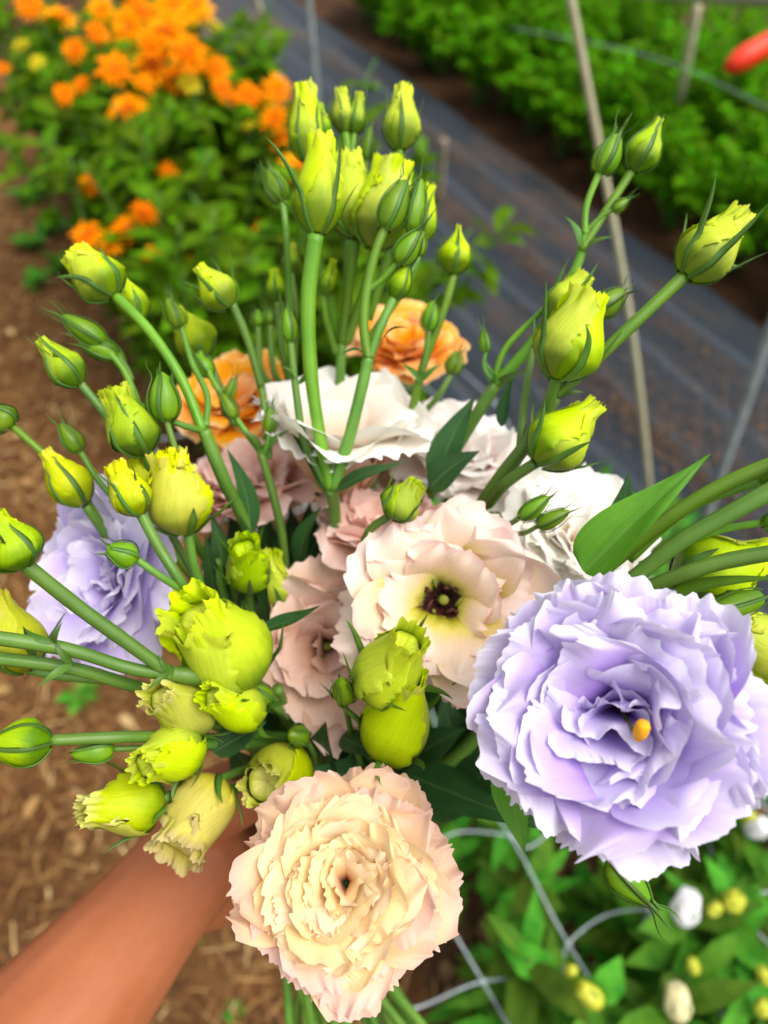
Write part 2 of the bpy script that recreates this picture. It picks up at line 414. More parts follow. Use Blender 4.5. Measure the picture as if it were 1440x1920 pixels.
def leaf(thing, base, tip, wpx, mat='leaf', face=None, bend=.12, fold=.25, seed=0, nu=9, nv=18, wavy=.05, name='leaf', bulge=.42):
    rng = np.random.default_rng(seed+int(abs(base[0])*3+abs(base[1])*5))
    b = P(*base) if len(base) == 3 and not isinstance(base, np.ndarray) else base
    t_ = P(*tip) if len(tip) == 3 and not isinstance(tip, np.ndarray) else tip
    dm = wpx if wpx < 1 else wpx*.5*(base[2] if not isinstance(base, np.ndarray) else .3)/FPX
    ax = t_-b; L = np.linalg.norm(ax); T = ax/L
    N = face if face is not None else CV(rng.normal()*.3, .35+rng.normal()*.2, .9)
    N = N-T*np.dot(N, T); N /= np.linalg.norm(N); B = np.cross(T, N)
    t = np.linspace(0, 1, nv); u = np.linspace(-1, 1, nu); U, V = np.meshgrid(u, t)
    w = dm*(np.sin(np.pi*np.clip(V, 0, 1)**(bulge*1.65))**.85*(1-.5*V)*1.15+.12*(1-V))
    w[-1] = 1e-5
    lift = bend*L*np.sin(np.pi*V)+fold*w*np.abs(U)**1.3+wavy*dm*np.sin(7*V+3*U+rng.uniform(0, 6))*np.abs(U)
    side = .06*L*math.sin(rng.uniform(0, 6))*np.sin(np.pi*V)
    G = b+V[..., None]*ax+(U*w+side)[..., None]*B+lift[..., None]*N
    o = b.copy()
    return add(name, grid_mesh(name, G-o, MAT[mat]), thing, Matrix.Translation(Vector(o)))

GRIP = P(556, 1600, .392)
GAXIS = CV(.02, .975, .16)         # up along the bundle
GSIDE = np.cross(GAXIS, CV(0, 0, 1)); GSIDE /= np.linalg.norm(GSIDE); GN = np.cross(GSIDE, GAXIS)
hubs = []
def hub(i):
    """the place of stem i in the fist, and its cut foot"""
    k = i % 24; r = .018*math.sqrt((k+.5)/24); a = k*2.39996
    h = GRIP+GSIDE*(r*math.cos(a))+GN*(r*math.sin(a))
    return h
FOOTX = [560, 700, 618, 850, 655, 765, 590, 735, 520, 805, 640, 900, 680, 575, 720, 790, 545, 610, 750, 665, 530, 830, 600, 870]
def foot(i):
    k = i % 24
    return P(FOOTX[k]+20, 2010+14*((k*7) % 9), .425+.0045*((k*5) % 9))
def stem_path(pts):                # list of (px,py,d) or arrays
    return [p if isinstance(p, np.ndarray) else P(*p) for p in pts]
def stem(thing, pts, w0, w1=None, mat='stem', name='stem', seg=9):
    """w0, w1 widths in photo px at the two ends"""
    w1 = w1 or w0; pp = stem_path(pts); k = len(pp)
    ds = [float(np.dot(p-CAMP, FWD)) for p in pp]
    rad = [.5*(w0+(w1-w0)*i/(k-1))*ds[i]/FPX for i in range(k)]
    rng = np.random.default_rng(int(abs(pp[0][0])*1e4) % 9999)
    return tube(name, pp, rad, MAT[mat], thing, seg, 9, .05, rng)
def main_stem(thing, i, pts, w=24, w_top=None):
    """pts from the top down; continues through the fist to its cut foot"""
    h, f = hub(i), foot(i)
    pp = stem_path(pts)
    up = h+(GAXIS*.055 if np.linalg.norm(pp[-1]-h) > .09 else GAXIS*.02)*1.0
    up = up*.7+.3*(h+(pp[-1]-h)*min(1, .06/np.linalg.norm(pp[-1]-h)))
    pp = pp+[up, h, f]
    k = len(pp); wt = w_top or w
    rad = np.interp(np.arange(k), [0, k-3, k-1], [.5*wt*.3/FPX, .5*w*.33/FPX, .5*w*.34/FPX])
    rng = np.random.default_rng(i)
    return tube('stem', pp, rad, MAT['stem'], thing, 10, 10, .05, rng)
def bracts(thing, at, up, size_px, seed=0, n=2, mat='sepal', spread=.8):
    rng = np.random.default_rng(seed+int(at[0]+at[1]))
    b = P(*at); A = np.asarray(up, float)
    for k in range(n):
        s = np.cross(A, CV(0, 0, 1)); s /= np.linalg.norm(s)+1e-9
        d = A*.7+s*(spread if k % 2 == 0 else -spread)+CV(0, 0, 1)*rng.uniform(-.2, .6)
        d /= np.linalg.norm(d); L = size_px*at[2]/FPX*rng.uniform(.8, 1.2)
        leaf(thing, b, b+d*L, L*.11, mat, None, .18, .2, seed+k, 5, 10, name='bract')
def flower(thing, c, Rpx, axis, whorls, mats, seed, teeth=.03, depth=.45, roll=0., throat=False, nu=64, nv=20, fmul=1., sq=(1., 1.)):
    """c = (px,py,d) centre of the face; whorls: (count, length/R, th0, th1, width/R, ruffle/R, cup, q, mat index)"""
    rng = np.random.default_rng(seed); R = Rpx*c[2]/FPX; ax = np.asarray(axis, float)
    base = P(*c)-ax*depth*R
    M = Matrix.Translation(Vector(base)) @ frame_from_axis(ax, roll)
    # green receptacle and calyx carry the petals
    t = np.linspace(0, 1, 8); prof = np.array([.25, .6, .9, 1, 1, .9, .6, .05])*.10*R
    C = np.stack([0*t, 0*t, (-.16+.2*t)*R], -1)
    o = add('flower', grid_mesh('flower', tube_grid(C, prof, 12), MAT['sepal'], True), thing, M)
    for k in range(5):
        a = k*2*np.pi/5+.3; tt = np.linspace(0, 1, 10); r = (.09+.62*tt**1.1)*R; z = (-.1+.30*tt)*R - .02*R
        Cc = np.stack([r*np.cos(a), r*np.sin(a), z], -1)
        add('sepal', sepal_mesh(Cc, .045*R, MAT['sepal'], np.tile([0, 0, 1.0], (10, 1))), o, M)
    for wi, (n, Lr, t0, t1, Wr, rf, cup, q, mi) in enumerate(whorls):
        off = rng.uniform(0, 6.28)
        for k in range(n):
            phi = off+2*np.pi*k/n+rng.normal()*.10
            G, vs = petal_grid(rng, Lr*R*rng.uniform(.92, 1.07), Wr*R*rng.uniform(.9, 1.12), math.radians(t0+rng.normal()*4), math.radians(t1+rng.normal()*8),
                           q, cup*rng.uniform(.85, 1.2), rf*R*rng.uniform(.8, 1.25), nu, nv, teeth, .03*R+.002*(len(whorls)-wi)*R, .004*R*wi, phi, fmul,
                           rng.normal()*.22+.12, rng.normal()*.10)
            G[..., 0] *= sq[0]; G[..., 1] *= sq[1]
            add('petal', grid_mesh('petal', G, mats[mi], False, vs), o, M)
    if throat:
        Vs = []
        for k in range(9):
            a = k*.7+rng.normal()*.15; r = R*rng.uniform(.13, .2)
            Cl = catmull([[0, 0, .05*R], [r*.7*math.cos(a), r*.7*math.sin(a), .15*R], [r*math.cos(a), r*math.sin(a), R*rng.uniform(.2, .3)]], 5)
            add('stamen', grid_mesh('stamen', tube_grid(Cl, np.linspace(.014, .012, len(Cl))*R, 6), MAT['stamen'], True), o, M)
            e = Cl[-1]; dv = rng.normal(size=3)*.05*R
            add('anther', grid_mesh('anther', tube_grid(np.array([e-dv, e, e+dv]), np.array([.016, .028, .016])*R, 6), MAT['stamen' if k % 3 else 'pistil'], True), o, M)
        Cl = catmull([[0, 0, 0], [0, 0, .15*R], [.01*R, 0, .26*R]], 6)
        add('pistil', grid_mesh('pistil', tube_grid(Cl, np.array([.09, .09, .08, .07, .06, .04, .03, .03, .03, .03, .05, .06, .045])[:len(Cl)]*R, 8), MAT['pistil'], True), o, M)
    return o, base, ax
# ------------------------------------------------------------------ the place: rows, path, fabric
ROW = math.radians(27.0)
RU = np.array([-math.sin(ROW), math.cos(ROW), 0]); RV = np.array([math.cos(ROW), math.sin(ROW), 0])
def rw(u, v, z=0.): return RU*u+RV*v+np.array([0, 0, z])
def uvof(p): return float(np.dot(p, RU)), float(np.dot(p, RV))
V_FAB1 = uvof(GP(1000, 345))[1]          # far edge of the fabric
V_FAB0 = uvof(GP(1440, 1560))[1]         # near edge of the fabric (bed side)
V_BED0 = uvof(GP(225, 600))[1]           # bed / straw path
print('v', V_BED0, V_FAB0, V_FAB1, 'grip z', GRIP)

def soil_mat(name, c1, c2, c3, scale):
    t = NT(name); ob = t.obj()
    n1 = t.noise(scale, 8, ob, .7); n2 = t.noise(scale*7, 5, ob, .7)
    col = t.mix(t.ramp(n1, [(.35, (0, 0, 0)), (.65, (1, 1, 1))]), lin(c1), lin(c2))
    col = t.mix(t.ramp(n2, [(.5, (0, 0, 0)), (.75, (1, 1, 1))]), col, lin(c3))
    return t.finish(col, .95, .1, t.bump(n2, .9, .012))
MAT['soil'] = soil_mat('soil', (54, 36, 24), (82, 56, 36), (104, 76, 50), 6)
MAT['mulch'] = soil_mat('mulch_ground', (84, 54, 30), (118, 80, 46), (144, 106, 64), 9)
def island_mat(name, stops, rough=.7, spec=.2, trans=0., jitter=.0):
    t = NT(name); r = t.n('ShaderNodeNewGeometry').outputs['Random Per Island']
    col = t.ramp(r, [(p, lin(c)) for p, c in stops]); nz = t.noise(60, 3, t.obj())
    col = t.mix(.7, col, t.ramp(nz, [(.3, (.65, .65, .65)), (.7, (1, 1, 1))]), 'MULTIPLY')
    return t.finish(col, rough, spec, None, trans)
MAT['straw'] = island_mat('straw', [(0, (76, 50, 28)), (.3, (112, 76, 42)), (.65, (146, 104, 58)), (.92, (176, 136, 82)), (1, (212, 184, 132))])
MAT['litter'] = island_mat('leaf_litter', [(0, (66, 46, 32)), (.5, (96, 70, 48)), (1, (136, 106, 72))], .8)

def sheet(name, pts, mat, kind='structure'):
    me = mesh_np(name, np.array(pts), [list(range(len(pts)))], None, mat, False)
    o = add(name, me); o['kind'] = kind; return o
gnd = sheet('ground', [(-250, -250, -.008), (250, -250, -.008), (250, 250, -.008), (-250, 250, -.008)], MAT['soil'])
gnd['label'] = 'bare brown soil between the rows'
def strip(name, v0, v1, u0, u1, z, mat, nu, nv, hfun):
    us = np.linspace(u0, u1, nu); vs = np.linspace(v0, v1, nv)
    U, V = np.meshgrid(us, vs)
    Z = z+hfun(U, V)
    G = U[..., None]*RU+V[..., None]*RV+Z[..., None]*np.array([0, 0, 1.0])
    o = add(name, grid_mesh(name, G, mat)); o['kind'] = 'structure'; return o
def fbm(U, V, seed, sc, amp):
    r = np.random.default_rng(seed); z = 0*U
    for k in range(14):
        a = r.uniform(0, 6.28); f = sc*r.uniform(.5, 3)
        z = z+amp/(1+.4*k)*np.sin(f*(U*math.cos(a)+V*math.sin(a))+r.uniform(0, 6.28))
    return z
pth = strip('path', V_BED0-1.7, V_BED0+.03, -2.5, 14, .012, MAT['mulch'], 260, 60, lambda U, V: fbm(U, V, 1, 9, .006)*np.minimum(1, (V_BED0+.03-V)*8))
pth['label'] = 'path covered in brown straw mulch beside the flower bed'
bed = strip('soil_bed', V_BED0, V_FAB0+.05, -2.5, 14, .03, MAT['soil'], 200, 40, lambda U, V: fbm(U, V, 2, 8, .008))
bed['label'] = 'long raised bed of dark soil under the flowers'
# woven black fabric with long wrinkles
t_ = NT('landscape_fabric'); ob = t_.obj()
mp = t_.n('ShaderNodeMapping'); mp.inputs['Rotation'].default_value = (0, 0, -ROW); t_.l(ob, mp.inputs['Vector'])
wv = t_.n('ShaderNodeTexWave'); wv.wave_type = 'BANDS'; wv.bands_direction = 'X'; wv.inputs['Scale'].default_value = 1.6; wv.inputs['Distortion'].default_value = .4
t_.l(mp.outputs[0], wv.inputs['Vector'])
nz = t_.noise(3.5, 6, t_.scaled(mp.outputs[0], (1.0, .35, 1)), .65); nf = t_.noise(600, 2, ob)
col = t_.mix(t_.ramp(wv.outputs[1], [(.93, (0, 0, 0)), (.97, (1, 1, 1))]), lin((34, 42, 50)), lin((54, 62, 70)))
col = t_.mix(t_.ramp(nz, [(.52, (0, 0, 0)), (.66, (.75, .75, .75))]), col, lin((84, 66, 50)))
MAT['fabric'] = t_.finish(col, .55, .3, t_.bump(nf, .3, .001))
def wrinkle(U, V):
    w = fbm(U*.25, V, 5, 16, .0045)
    for vc, a in ((.28, .007), (.62, .010), (.95, .005), (1.2, .008)):
        w = w+a*np.exp(-((V-(V_FAB0+vc*(V_FAB1-V_FAB0)/1.4)-.02*np.sin(U*1.3+vc*9))/.022)**2)
    return np.maximum(w, -.006)
fab = strip('fabric_path', V_FAB0, V_FAB1, -2.5, 14, .055, MAT['fabric'], 300, 110, wrinkle)
fab['label'] = 'black woven landscape fabric laid between two planted rows'

# straw on the path, litter on the fabric
def shards(name, n, place, size, mat, label, seed, up=.25, curl=.2):
    r = np.random.default_rng(seed); V, F = [], []
    for k in range(n):
        c = place(r); L, w = size(r); a = r.uniform(0, 6.28)
        t = np.array([math.cos(a), math.sin(a), r.normal()*up]); t /= np.linalg.norm(t)
        s = np.cross(t, [0, 0, 1.0]); s /= np.linalg.norm(s); nrm = np.cross(s, t)
        i = len(V); h = nrm*L*curl*r.uniform(-.3, 1)*.3
        V += [c-t*L/2-s*w/2, c-t*L/2+s*w/2, c+s*w*.6+h, c-s*w*.6+h, c+t*L/2+s*w*.3, c+t*L/2-s*w*.3]
        F += [(i, i+1, i+2, i+3), (i+3, i+2, i+4, i+5)]
    o = add(name, mesh_np(name, np.array(V), F, None, mat, False)); o['kind'] = 'stuff'; o['label'] = label; return o
def on_path(r):
    u = r.uniform(-1.2, 3.2); v = r.uniform(V_BED0-1.4, V_BED0+.02); return rw(u, v, .016+abs(r.normal())*.012)
shards('straw', 26000, on_path, lambda r: (r.uniform(.012, .07), r.uniform(.0012, .0045)), MAT['straw'], 'loose brown straw and chips scattered over the path', 3)
shards('wood_chips', 900, on_path, lambda r: (r.uniform(.015, .04), r.uniform(.006, .018)), MAT['straw'], 'pale flakes of bark and dry leaf lying in the straw', 4, .3, .5)
def on_bed(r): return rw(r.uniform(-1, 4.5), r.uniform(V_BED0-.02, V_FAB0+.04), .045+abs(r.normal())*.008)
shards('leaf_litter', 2500, on_bed, lambda r: (r.uniform(.015, .05), r.uniform(.004, .02)), MAT['litter'], 'dry leaf bits on the soil of the flower bed', 6, .3, .5)
lit_c = [GP(x, y, .06) for x, y in ((1230, 830), (1280, 770), (1330, 860), (1180, 790), (1120, 700), (1060, 560), (1010, 500), (960, 460), (880, 420), (930, 380), (860, 300), (800, 250), (1300, 650), (1390, 780), (740, 260), (640, 130), (1020, 700), (1400, 990))]
def on_fab(r):
    c = lit_c[r.integers(len(lit_c))]; u, v = uvof(c)
    v = min(max(v+r.normal()*.035, V_FAB0+.02), V_FAB1-.03)
    return rw(u+r.normal()*.16, v, .07+abs(r.normal())*.006)
shards('dry_debris', 5200, on_fab, lambda r: (r.uniform(.003, .011), r.uniform(.002, .007)), MAT['litter'], 'brown soil crumbs and dry bits lying on the black fabric', 7, .25, .5)

# ------------------------------------------------------------------ background plants
MAT['foliage'] = green_mat('foliage_orange_bed', (56, 96, 2), (108, 146, 4), .65, .1, .35, 8, island=True, vary=.2)
MAT['foliage_glaucous'] = green_mat('foliage_bed', (58, 110, 26), (104, 158, 44), .65, .12, .35, 8, island=True, vary=.34)
MAT['foliage_bright'] = green_mat('foliage_fern', (62, 124, 0), (124, 184, 2), .65, .1, .4, 8, island=True, vary=.25)
MAT['stalk'] = green_mat('stalk', (70, 104, 44), (96, 128, 52), .55, .3, 0, 8)
t_ = NT('orange_ray'); uvv, u_, v_ = t_.uv(); r_ = t_.n('ShaderNodeObjectInfo').outputs['Random']
col = t_.ramp(v_, [(0, lin((226, 92, 0))), (.4, lin((248, 136, 0))), (1, lin((252, 164, 0)))])
col = t_.hsv(col, t_.mrange(r_, 0, 1, .488, .515), 1., 1.)
MAT['ray'] = t_.finish(col, .7, .06, None, .2)
MAT['ray_yellow'] = flat_mat('yellow_ray', (214, 196, 20), (232, 214, 40), 80, .6, .2, .1, .001, .25)
MAT['disc'] = flat_mat('flower_disc', (150, 70, 4), (214, 120, 10), 400, .8)
def blade_set(r, items):
    """items: (base, dir, L, w, nrm) -> folded leaf blades, 8 triangles each"""
    V, F, UV = [], [], []
    for (b, d, L, w, n) in items:
        d = d/np.linalg.norm(d); s = np.cross(d, n); s /= np.linalg.norm(s)+1e-9; n2 = np.cross(s, d); i = len(V)
        for k, (tt, ww, dz) in enumerate(((0, .08, 0), (.3, .8, .05), (.62, .85, .03), (1, .04, -.12))):
            c = b+d*L*tt+n2*L*dz
            V += [c-s*w*ww+n2*w*ww*.3, c, c+s*w*ww+n2*w*ww*.3]; UV += [(0, tt), (.5, tt), (1, tt)]
            if k:
                j = i+3*k; F += [(j-3, j-2, j+1, j), (j-2, j-1, j+2, j+1)]
    return np.array(V), F, np.array(UV)
def head(plant, c, R, axis, seed, yellow=False):
    r = np.random.default_rng(seed); M = Matrix.Translation(Vector(c)) @ frame_from_axis(axis, r.uniform(0, 6))
    items = []
    for ring, (n, L, el) in enumerate(((13, 1., .12), (10, .78, .5), (7, .5, .9))):
        for k in range(n):
            a = 2*np.pi*k/n+ring*.3+r.normal()*.08; e = el+r.normal()*.12
            d = np.array([math.cos(a)*math.cos(e), math.sin(a)*math.cos(e), math.sin(e)])
            items.append((d*R*.12, d, R*L*r.uniform(.85, 1.05)*.9, R*.15, np.array([-math.cos(a)*math.sin(e), -math.sin(a)*math.sin(e), math.cos(e)])))
    V, F, UV = blade_set(r, items)
    o = add('flower_head', mesh_np('flower_head', V, F, UV, MAT['ray_yellow' if yellow else 'ray']), plant, M)
    t = np.linspace(0, 1, 6); G = tube_grid(np.stack([0*t, 0*t, R*(.02+.26*t)], -1), R*np.array([.2, .24, .24, .2, .13, .05]), 10)
    add('disc', grid_mesh('disc', G, MAT['pistil' if yellow else 'disc'], True), o, M)
HEADS = [(110, 40, 62), (240, 55, 62), (55, 12, 45), (330, 20, 74), (368, 12, 60), (215, 132, 58), (140, 95, 42), (182, 65, 38), (120, 178, 36), (153, 160, 32), (240, 208, 66), (290, 128, 74),
         (312, 62, 74), (352, 100, 64), (376, 128, 56), (262, 22, 54), (40, 86, 30), (400, 50, 32), (285, 92, 46), (432, 188, 36), (468, 184, 50), (520, 174, 54), (515, 228, 52), (530, 262, 50), (556, 316, 56),
         (470, 236, 28), (172, 346, 48), (315, 322, 32), (165, 442, 54), (206, 464, 46), (240, 432, 58), (270, 402, 46), (290, 482, 36), (345, 482, 48), (492, 432, 34), (405, 128, 46), (356, 158, 40), (416, 165, 32), (70, 118, 28), (5, 130, 28),
         (190, 20, 46), (330, 150, 50), (270, 160, 34), (225, 98, 34)]
YEL = {16, 17, 38, 36, 25}
rng = np.random.default_rng(21)
hp = []
for k, (x, y, s) in enumerate(HEADS):
    d = np.interp(y, [0, 200, 500], [1.95, 1.75, 1.58])+rng.normal()*.05
    hp.append((P(x, y, d), .5*s*d/FPX*1.35))
NPL = 17
BW = V_FAB0-V_BED0
cen = np.array([rw(u, V_BED0+f*BW) for u, f in [(1.55, .2), (1.72, .62), (1.95, .25), (2.1, .7), (2.3, .35), (1.45, .5), (1.85, .85), (2.55, .75), (2.6, .2), (1.55, .85), (2.85, .5), (1.3, .2), (1.25, .65), (3.1, .15), (3.2, .7), (2.35, .85), (1.75, .1)]])
plants = []
OR = 'orange flowered plants in the bed'
for k in range(NPL):
    plants.append([])
for i, (c, R) in enumerate(hp):
    dist = np.linalg.norm(cen[:, :2]-c[None, :2], axis=1)+.02*np.array([len(p) for p in plants])
    plants[int(np.argmin(dist))].append(i)
OLAB = {0: 'bushy orange daisy plant beside the weathered stake at the straw edge', 1: 'bushy orange daisy plant in the bed'}
def leafy_stem(r, pts, n, L, w, items, droop=.3, t0=.05):
    C = catmull(pts, 8)
    for k in range(n):
        f = r.uniform(t0, .97)*(len(C)-1); i = int(f); p = C[i]
        a = r.uniform(0, 6.28); d = np.array([math.cos(a), math.sin(a), r.uniform(-droop, .7)])
        items.append((p, d, L*r.uniform(.6, 1.25), w*r.uniform(.7, 1.2), np.array([0, 0, 1.])+r.normal(size=3)*.35))
for k in range(NPL):
    b0 = cen[k]+np.array([0, 0, .035]); r = np.random.default_rng(300+k)
    cnt = len(plants[k]); word = ['no open flower yet', 'one open flower', 'two open flowers', 'three open flowers', 'four open flowers', 'five open flowers', 'six open flowers', 'seven open flowers', 'eight open flowers', 'nine open flowers'][min(cnt, 9)]
    t = empty('orange_daisy_plant', b0, 'bushy orange daisy plant with '+word+' in the bed by the straw path', 'plant', OR)
    items = []; stalks = []
    tops = [hp[i][0] for i in plants[k]]
    extra = max(0, 16-len(tops))
    for j in range(extra):
        tops.append(b0+np.array([r.normal()*.11, r.normal()*.11, r.uniform(.28, .66)]))
    for j, tp in enumerate(tops):
        mid = b0*.45+tp*.55+np.array([r.normal()*.03, r.normal()*.03, .05])
        pts = [b0+np.array([r.normal()*.02, r.normal()*.02, 0]), mid, tp]
        stalks.append((catmull(pts, 6), np.linspace(.005, .0025, 13)))
        leafy_stem(r, pts, 34, .09, .021, items)
    V, F, U = tubes_joined(stalks, 5)
    add('stems', mesh_np('stems', V, F, U, MAT['stalk']), t)['kind'] = 'stuff'
    V, F, U = blade_set(r, items); o = add('foliage', mesh_np('foliage', V, F, U, MAT['foliage']), t); o['kind'] = 'stuff'
    for i in plants[k]:
        c, R = hp[i]; v = CAMP-c; v /= np.linalg.norm(v)
        head(t, c, R, v*.55+np.array([r.normal()*.3, r.normal()*.3, .75]), 400+i, i in YEL)

# young lisianthus row under the net
MAT['bud_pale'] = flat_mat('bud_pale', (226, 214, 150), (240, 232, 190), 120, .55, .3, .2, .001, .25)
MAT['bud_yel'] = flat_mat('bud_yellow_far', (190, 196, 40), (214, 214, 84), 120, .55, .3, .2, .001, .25)
MAT['bud_white'] = flat_mat('bud_white_far', (240, 236, 240), (250, 248, 250), 120, .55, .3, .2, .001, .25)
YG = 'young lisianthus plants growing through the net'
BB = [(1105, 1866, 46, 'bud_yel'), (1270, 1880, 54, 'bud_pale'), (1070, 1820, 26, 'bud_yel'), (1376, 1690, 44, 'bud_yel'), (1286, 1702, 56, 'bud_white'), (1420, 1552, 44, 'bud_white'),
      (1405, 1535, 30, 'bud_yel'), (1434, 1830, 30, 'bud_yel'), (1300, 1812, 26, 'bud_yel'), (1340, 1705, 26, 'bud_yel'), (1432, 1890, 34, 'bud_yel'), (1210, 1868, 20, 'bud_yel'), (1428, 1610, 24, 'bud_yel'), (1110, 1815, 22, 'bud_yel')]
def at_height(px, py, z):
    return float(np.dot(GP(px, py, z)-CAMP, FWD))
bb3 = [(GP(x, y, .49), s, m) for x, y, s, m in BB if s >= 26]
def far_bud(plant, c, s, m, r):
    R = .5*s*float(np.dot(c-CAMP, FWD))/FPX*.95; L = R*3.0
    ax = np.array([r.normal()*.6, .5+r.normal()*.5, .7]); M = Matrix.Translation(Vector(c)) @ frame_from_axis(ax, r.uniform(0, 6))
    t = np.linspace(0, 1, 12); a = np.linspace(0, 2*np.pi, 18, endpoint=False); A, T = np.meshgrid(a, t)
    rad = R*np.interp(T, [0, .15, .4, .7, .92, 1], [.05, .7, 1, .8, .62, .1])*(1+.14*T*np.sin(5*A+3.5*T))
    G = np.stack([rad*np.cos(A+1.2*T), rad*np.sin(A+1.2*T), L*(T-.5)-.12*L*(T > .97)], -1)
    o = add('bud', grid_mesh('bud', G, MAT[m], True), plant, M)
    for k in range(5):
        an = k*1.2566; tt = np.linspace(0, 1, 7)
        C = np.stack([R*(.1+1.0*np.sin(tt*1.7))*np.cos(an), R*(.1+1.0*np.sin(tt*1.7))*np.sin(an), L*(tt*.8-.52)], -1)
        add('sepal', sepal_mesh(C, R*.16, MAT['sepal'], np.tile([math.cos(an), math.sin(an), .1], (7, 1))), o, M)
nb = 0; used = set()
spots = []
for u in np.arange(-.95, 1.25, .115):
    for v in np.arange(V_BED0+.07, V_FAB0+.02, .115):
        spots.append((u, v))
for k, (u, v) in enumerate(spots):
    r = np.random.default_rng(900+k)
    b0 = rw(u+r.normal()*.02, v+r.normal()*.02, .035)
    # leave out what the photograph cannot show
    h = r.uniform(.3, .46)
    top = b0+np.array([r.normal()*.03, r.normal()*.03, h])
    q = top-CAMP; dd = np.dot(q, FWD); px = 720+FPX*np.dot(q, RGT)/dd; py = 960-FPX*np.dot(q, UPV)/dd
    if not (600 < px < 1750 and 900 < py < 2400): continue
    near = [j for j in range(len(bb3)) if j not in used and np.linalg.norm((bb3[j][0]-b0)[:2]) < .16]
    items = []; stalks = []
    tops = [top]+[bb3[j][0] for j in near]
    for tp in tops:
        pts = [b0, b0*.5+tp*.5+np.array([r.normal()*.01, r.normal()*.01, 0]), tp]
        stalks.append((catmull(pts, 5), np.linspace(.003, .0016, 11)))
        C = catmull(pts, 8)
        for f in np.linspace(.12, .99, 17):
            p = C[int(f*(len(C)-1))]; a = r.uniform(0, 3.14)
            for s in (0, math.pi):
                d = np.array([math.cos(a+s), math.sin(a+s), r.uniform(.1, .8)])
                items.append((p, d, r.uniform(.04, .09), r.uniform(.009, .020), np.array([0, 0, 1.])+r.normal(size=3)*.3))
    lab = 'young lisianthus plant with grey green leaves under the net'
    if near: lab = 'young lisianthus plant with pale buds opening under the net'
    t = empty('young_lisianthus', b0, lab, 'plant', YG)
    V, F, U = tubes_joined(stalks, 5); add('stem', mesh_np('stem', V, F, U, MAT['stalk']), t)
    V, F, U = blade_set(r, items); o = add('foliage', mesh_np('foliage', V, F, U, MAT['foliage_glaucous']), t); o['kind'] = 'stuff'
    for j in near:
        used.add(j); far_bud(t, *bb3[j][:3], r)

# feathery row beyond the fabric, and one more behind it
FG = 'feathery green plants in the row beyond the fabric'
rng = np.random.default_rng(77)
def fern_plant(b0, h, wd, seed, label, nfr=26):
    r = np.random.default_rng(seed); t = empty('feathery_plant', b0, label, 'plant', FG); items = []; stalks = []
    for k in range(nfr):
        a = r.uniform(0, 6.28); sp = wd*math.sqrt(r.uniform(.02, 1))
        tp = b0+np.array([math.cos(a)*sp, math.sin(a)*sp, h*r.uniform(.55, 1.05)*(1-.35*(sp/wd)**2)])
        pts = [b0+np.array([r.normal()*.02, r.normal()*.02, 0]), b0*.5+tp*.5+np.array([0, 0, h*.14]), tp]
        C = catmull(pts, 8); stalks.append((C[::2], np.linspace(.004, .0015, len(C[::2]))))
        for f in np.linspace(.3, 1, 15):
            p = C[min(int(f*(len(C)-1)), len(C)-1)]
            for q in range(4):
                a2 = r.uniform(0, 6.28); d = np.array([math.cos(a2), math.sin(a2), r.uniform(-.2, .8)])
                items.append((p, d, r.uniform(.025, .055), r.uniform(.006, .012), np.array([0, 0, 1.])+r.normal(size=3)*.5))
    V, F, U = tubes_joined(stalks, 4); add('stems', mesh_np('stems', V, F, U, MAT['stalk']), t)['kind'] = 'stuff'
    V, F, U = blade_set(r, items); o = add('foliage', mesh_np('foliage', V, F, U, MAT['foliage_bright']), t); o['kind'] = 'stuff'
k = 0
for u in np.arange(.2, 4.6, .25):
    for dv, h in ((.27, .44), (.55, .52), (.85, .55)):
        b0 = rw(u+rng.normal()*.04, V_FAB1+dv+rng.normal()*.03, -.005)
        fern_plant(b0, h*rng.uniform(.85, 1.15), .24, 2000+k, 'feathery bright green plant in the '+{.27: 'line edging', .55: 'second line from', .85: 'third line from'}[dv]+' the black fabric'); k += 1
for u in np.arange(.6, 5.5, .42):
    b0 = rw(u, V_FAB1+1.35+rng.normal()*.06, -.005)
    fern_plant(b0, .55, .3, 2000+k, 'feathery green plant in the far row behind the wire line', 22); k += 1

# ------------------------------------------------------------------ stakes, rods, wire, net, handle
MAT['wood'] = flat_mat('weathered_wood', (126, 110, 92), (168, 152, 130), 40, .8, .2, .4, .002)
MAT['bamboo'] = flat_mat('pale_rod', (160, 154, 122), (186, 180, 150), 25, .6, .3, .2, .001)
MAT['steel'] = flat_mat('galvanised_pipe', (120, 130, 130), (160, 168, 166), 30, .35, .5, .1, .001)
MAT['net'] = flat_mat('net_twine', (160, 176, 180), (196, 208, 208), 80, .5, .4, .1, .001, .2)
MAT['handle'] = flat_mat('handle_red', (216, 40, 0), (232, 60, 4), 60, .45, .4, .1, .001)
MAT['metal_dull'] = flat_mat('dull_metal', (110, 108, 104), (150, 148, 144), 60, .4, .5, .1, .001)
def rod(name, bot, top, r, mat, label, cat, bend=None, group=None):
    """bot: pixel where it meets the ground; top: (px, py, height above the ground or depth)"""
    b = GP(*bot, .0) if len(bot) == 2 else P(*bot); b = b.copy(); b[2] = min(b[2], .02)-.03
    tp = P(*top)
    pts = [b, (b+tp)/2+(np.array(bend) if bend is not None else 0), tp]
    rr = np.random.default_rng(int(top[0]))
    o = tube(name, pts, [r*1.05, r, r*.95], MAT[mat], None, 10, 12, .05, rr)
    return tag(o, label, cat, group)
def depth_for(px, py, dist_xy):     # depth along the axis of the point on this pixel's ray at a horizontal reach
    dr = RGT*((px-720)/FPX)+UPV*((960-py)/FPX)+FWD
    return dist_xy/math.hypot(dr[0], dr[1])
def reach(p): return float(math.hypot(p[0], p[1]))
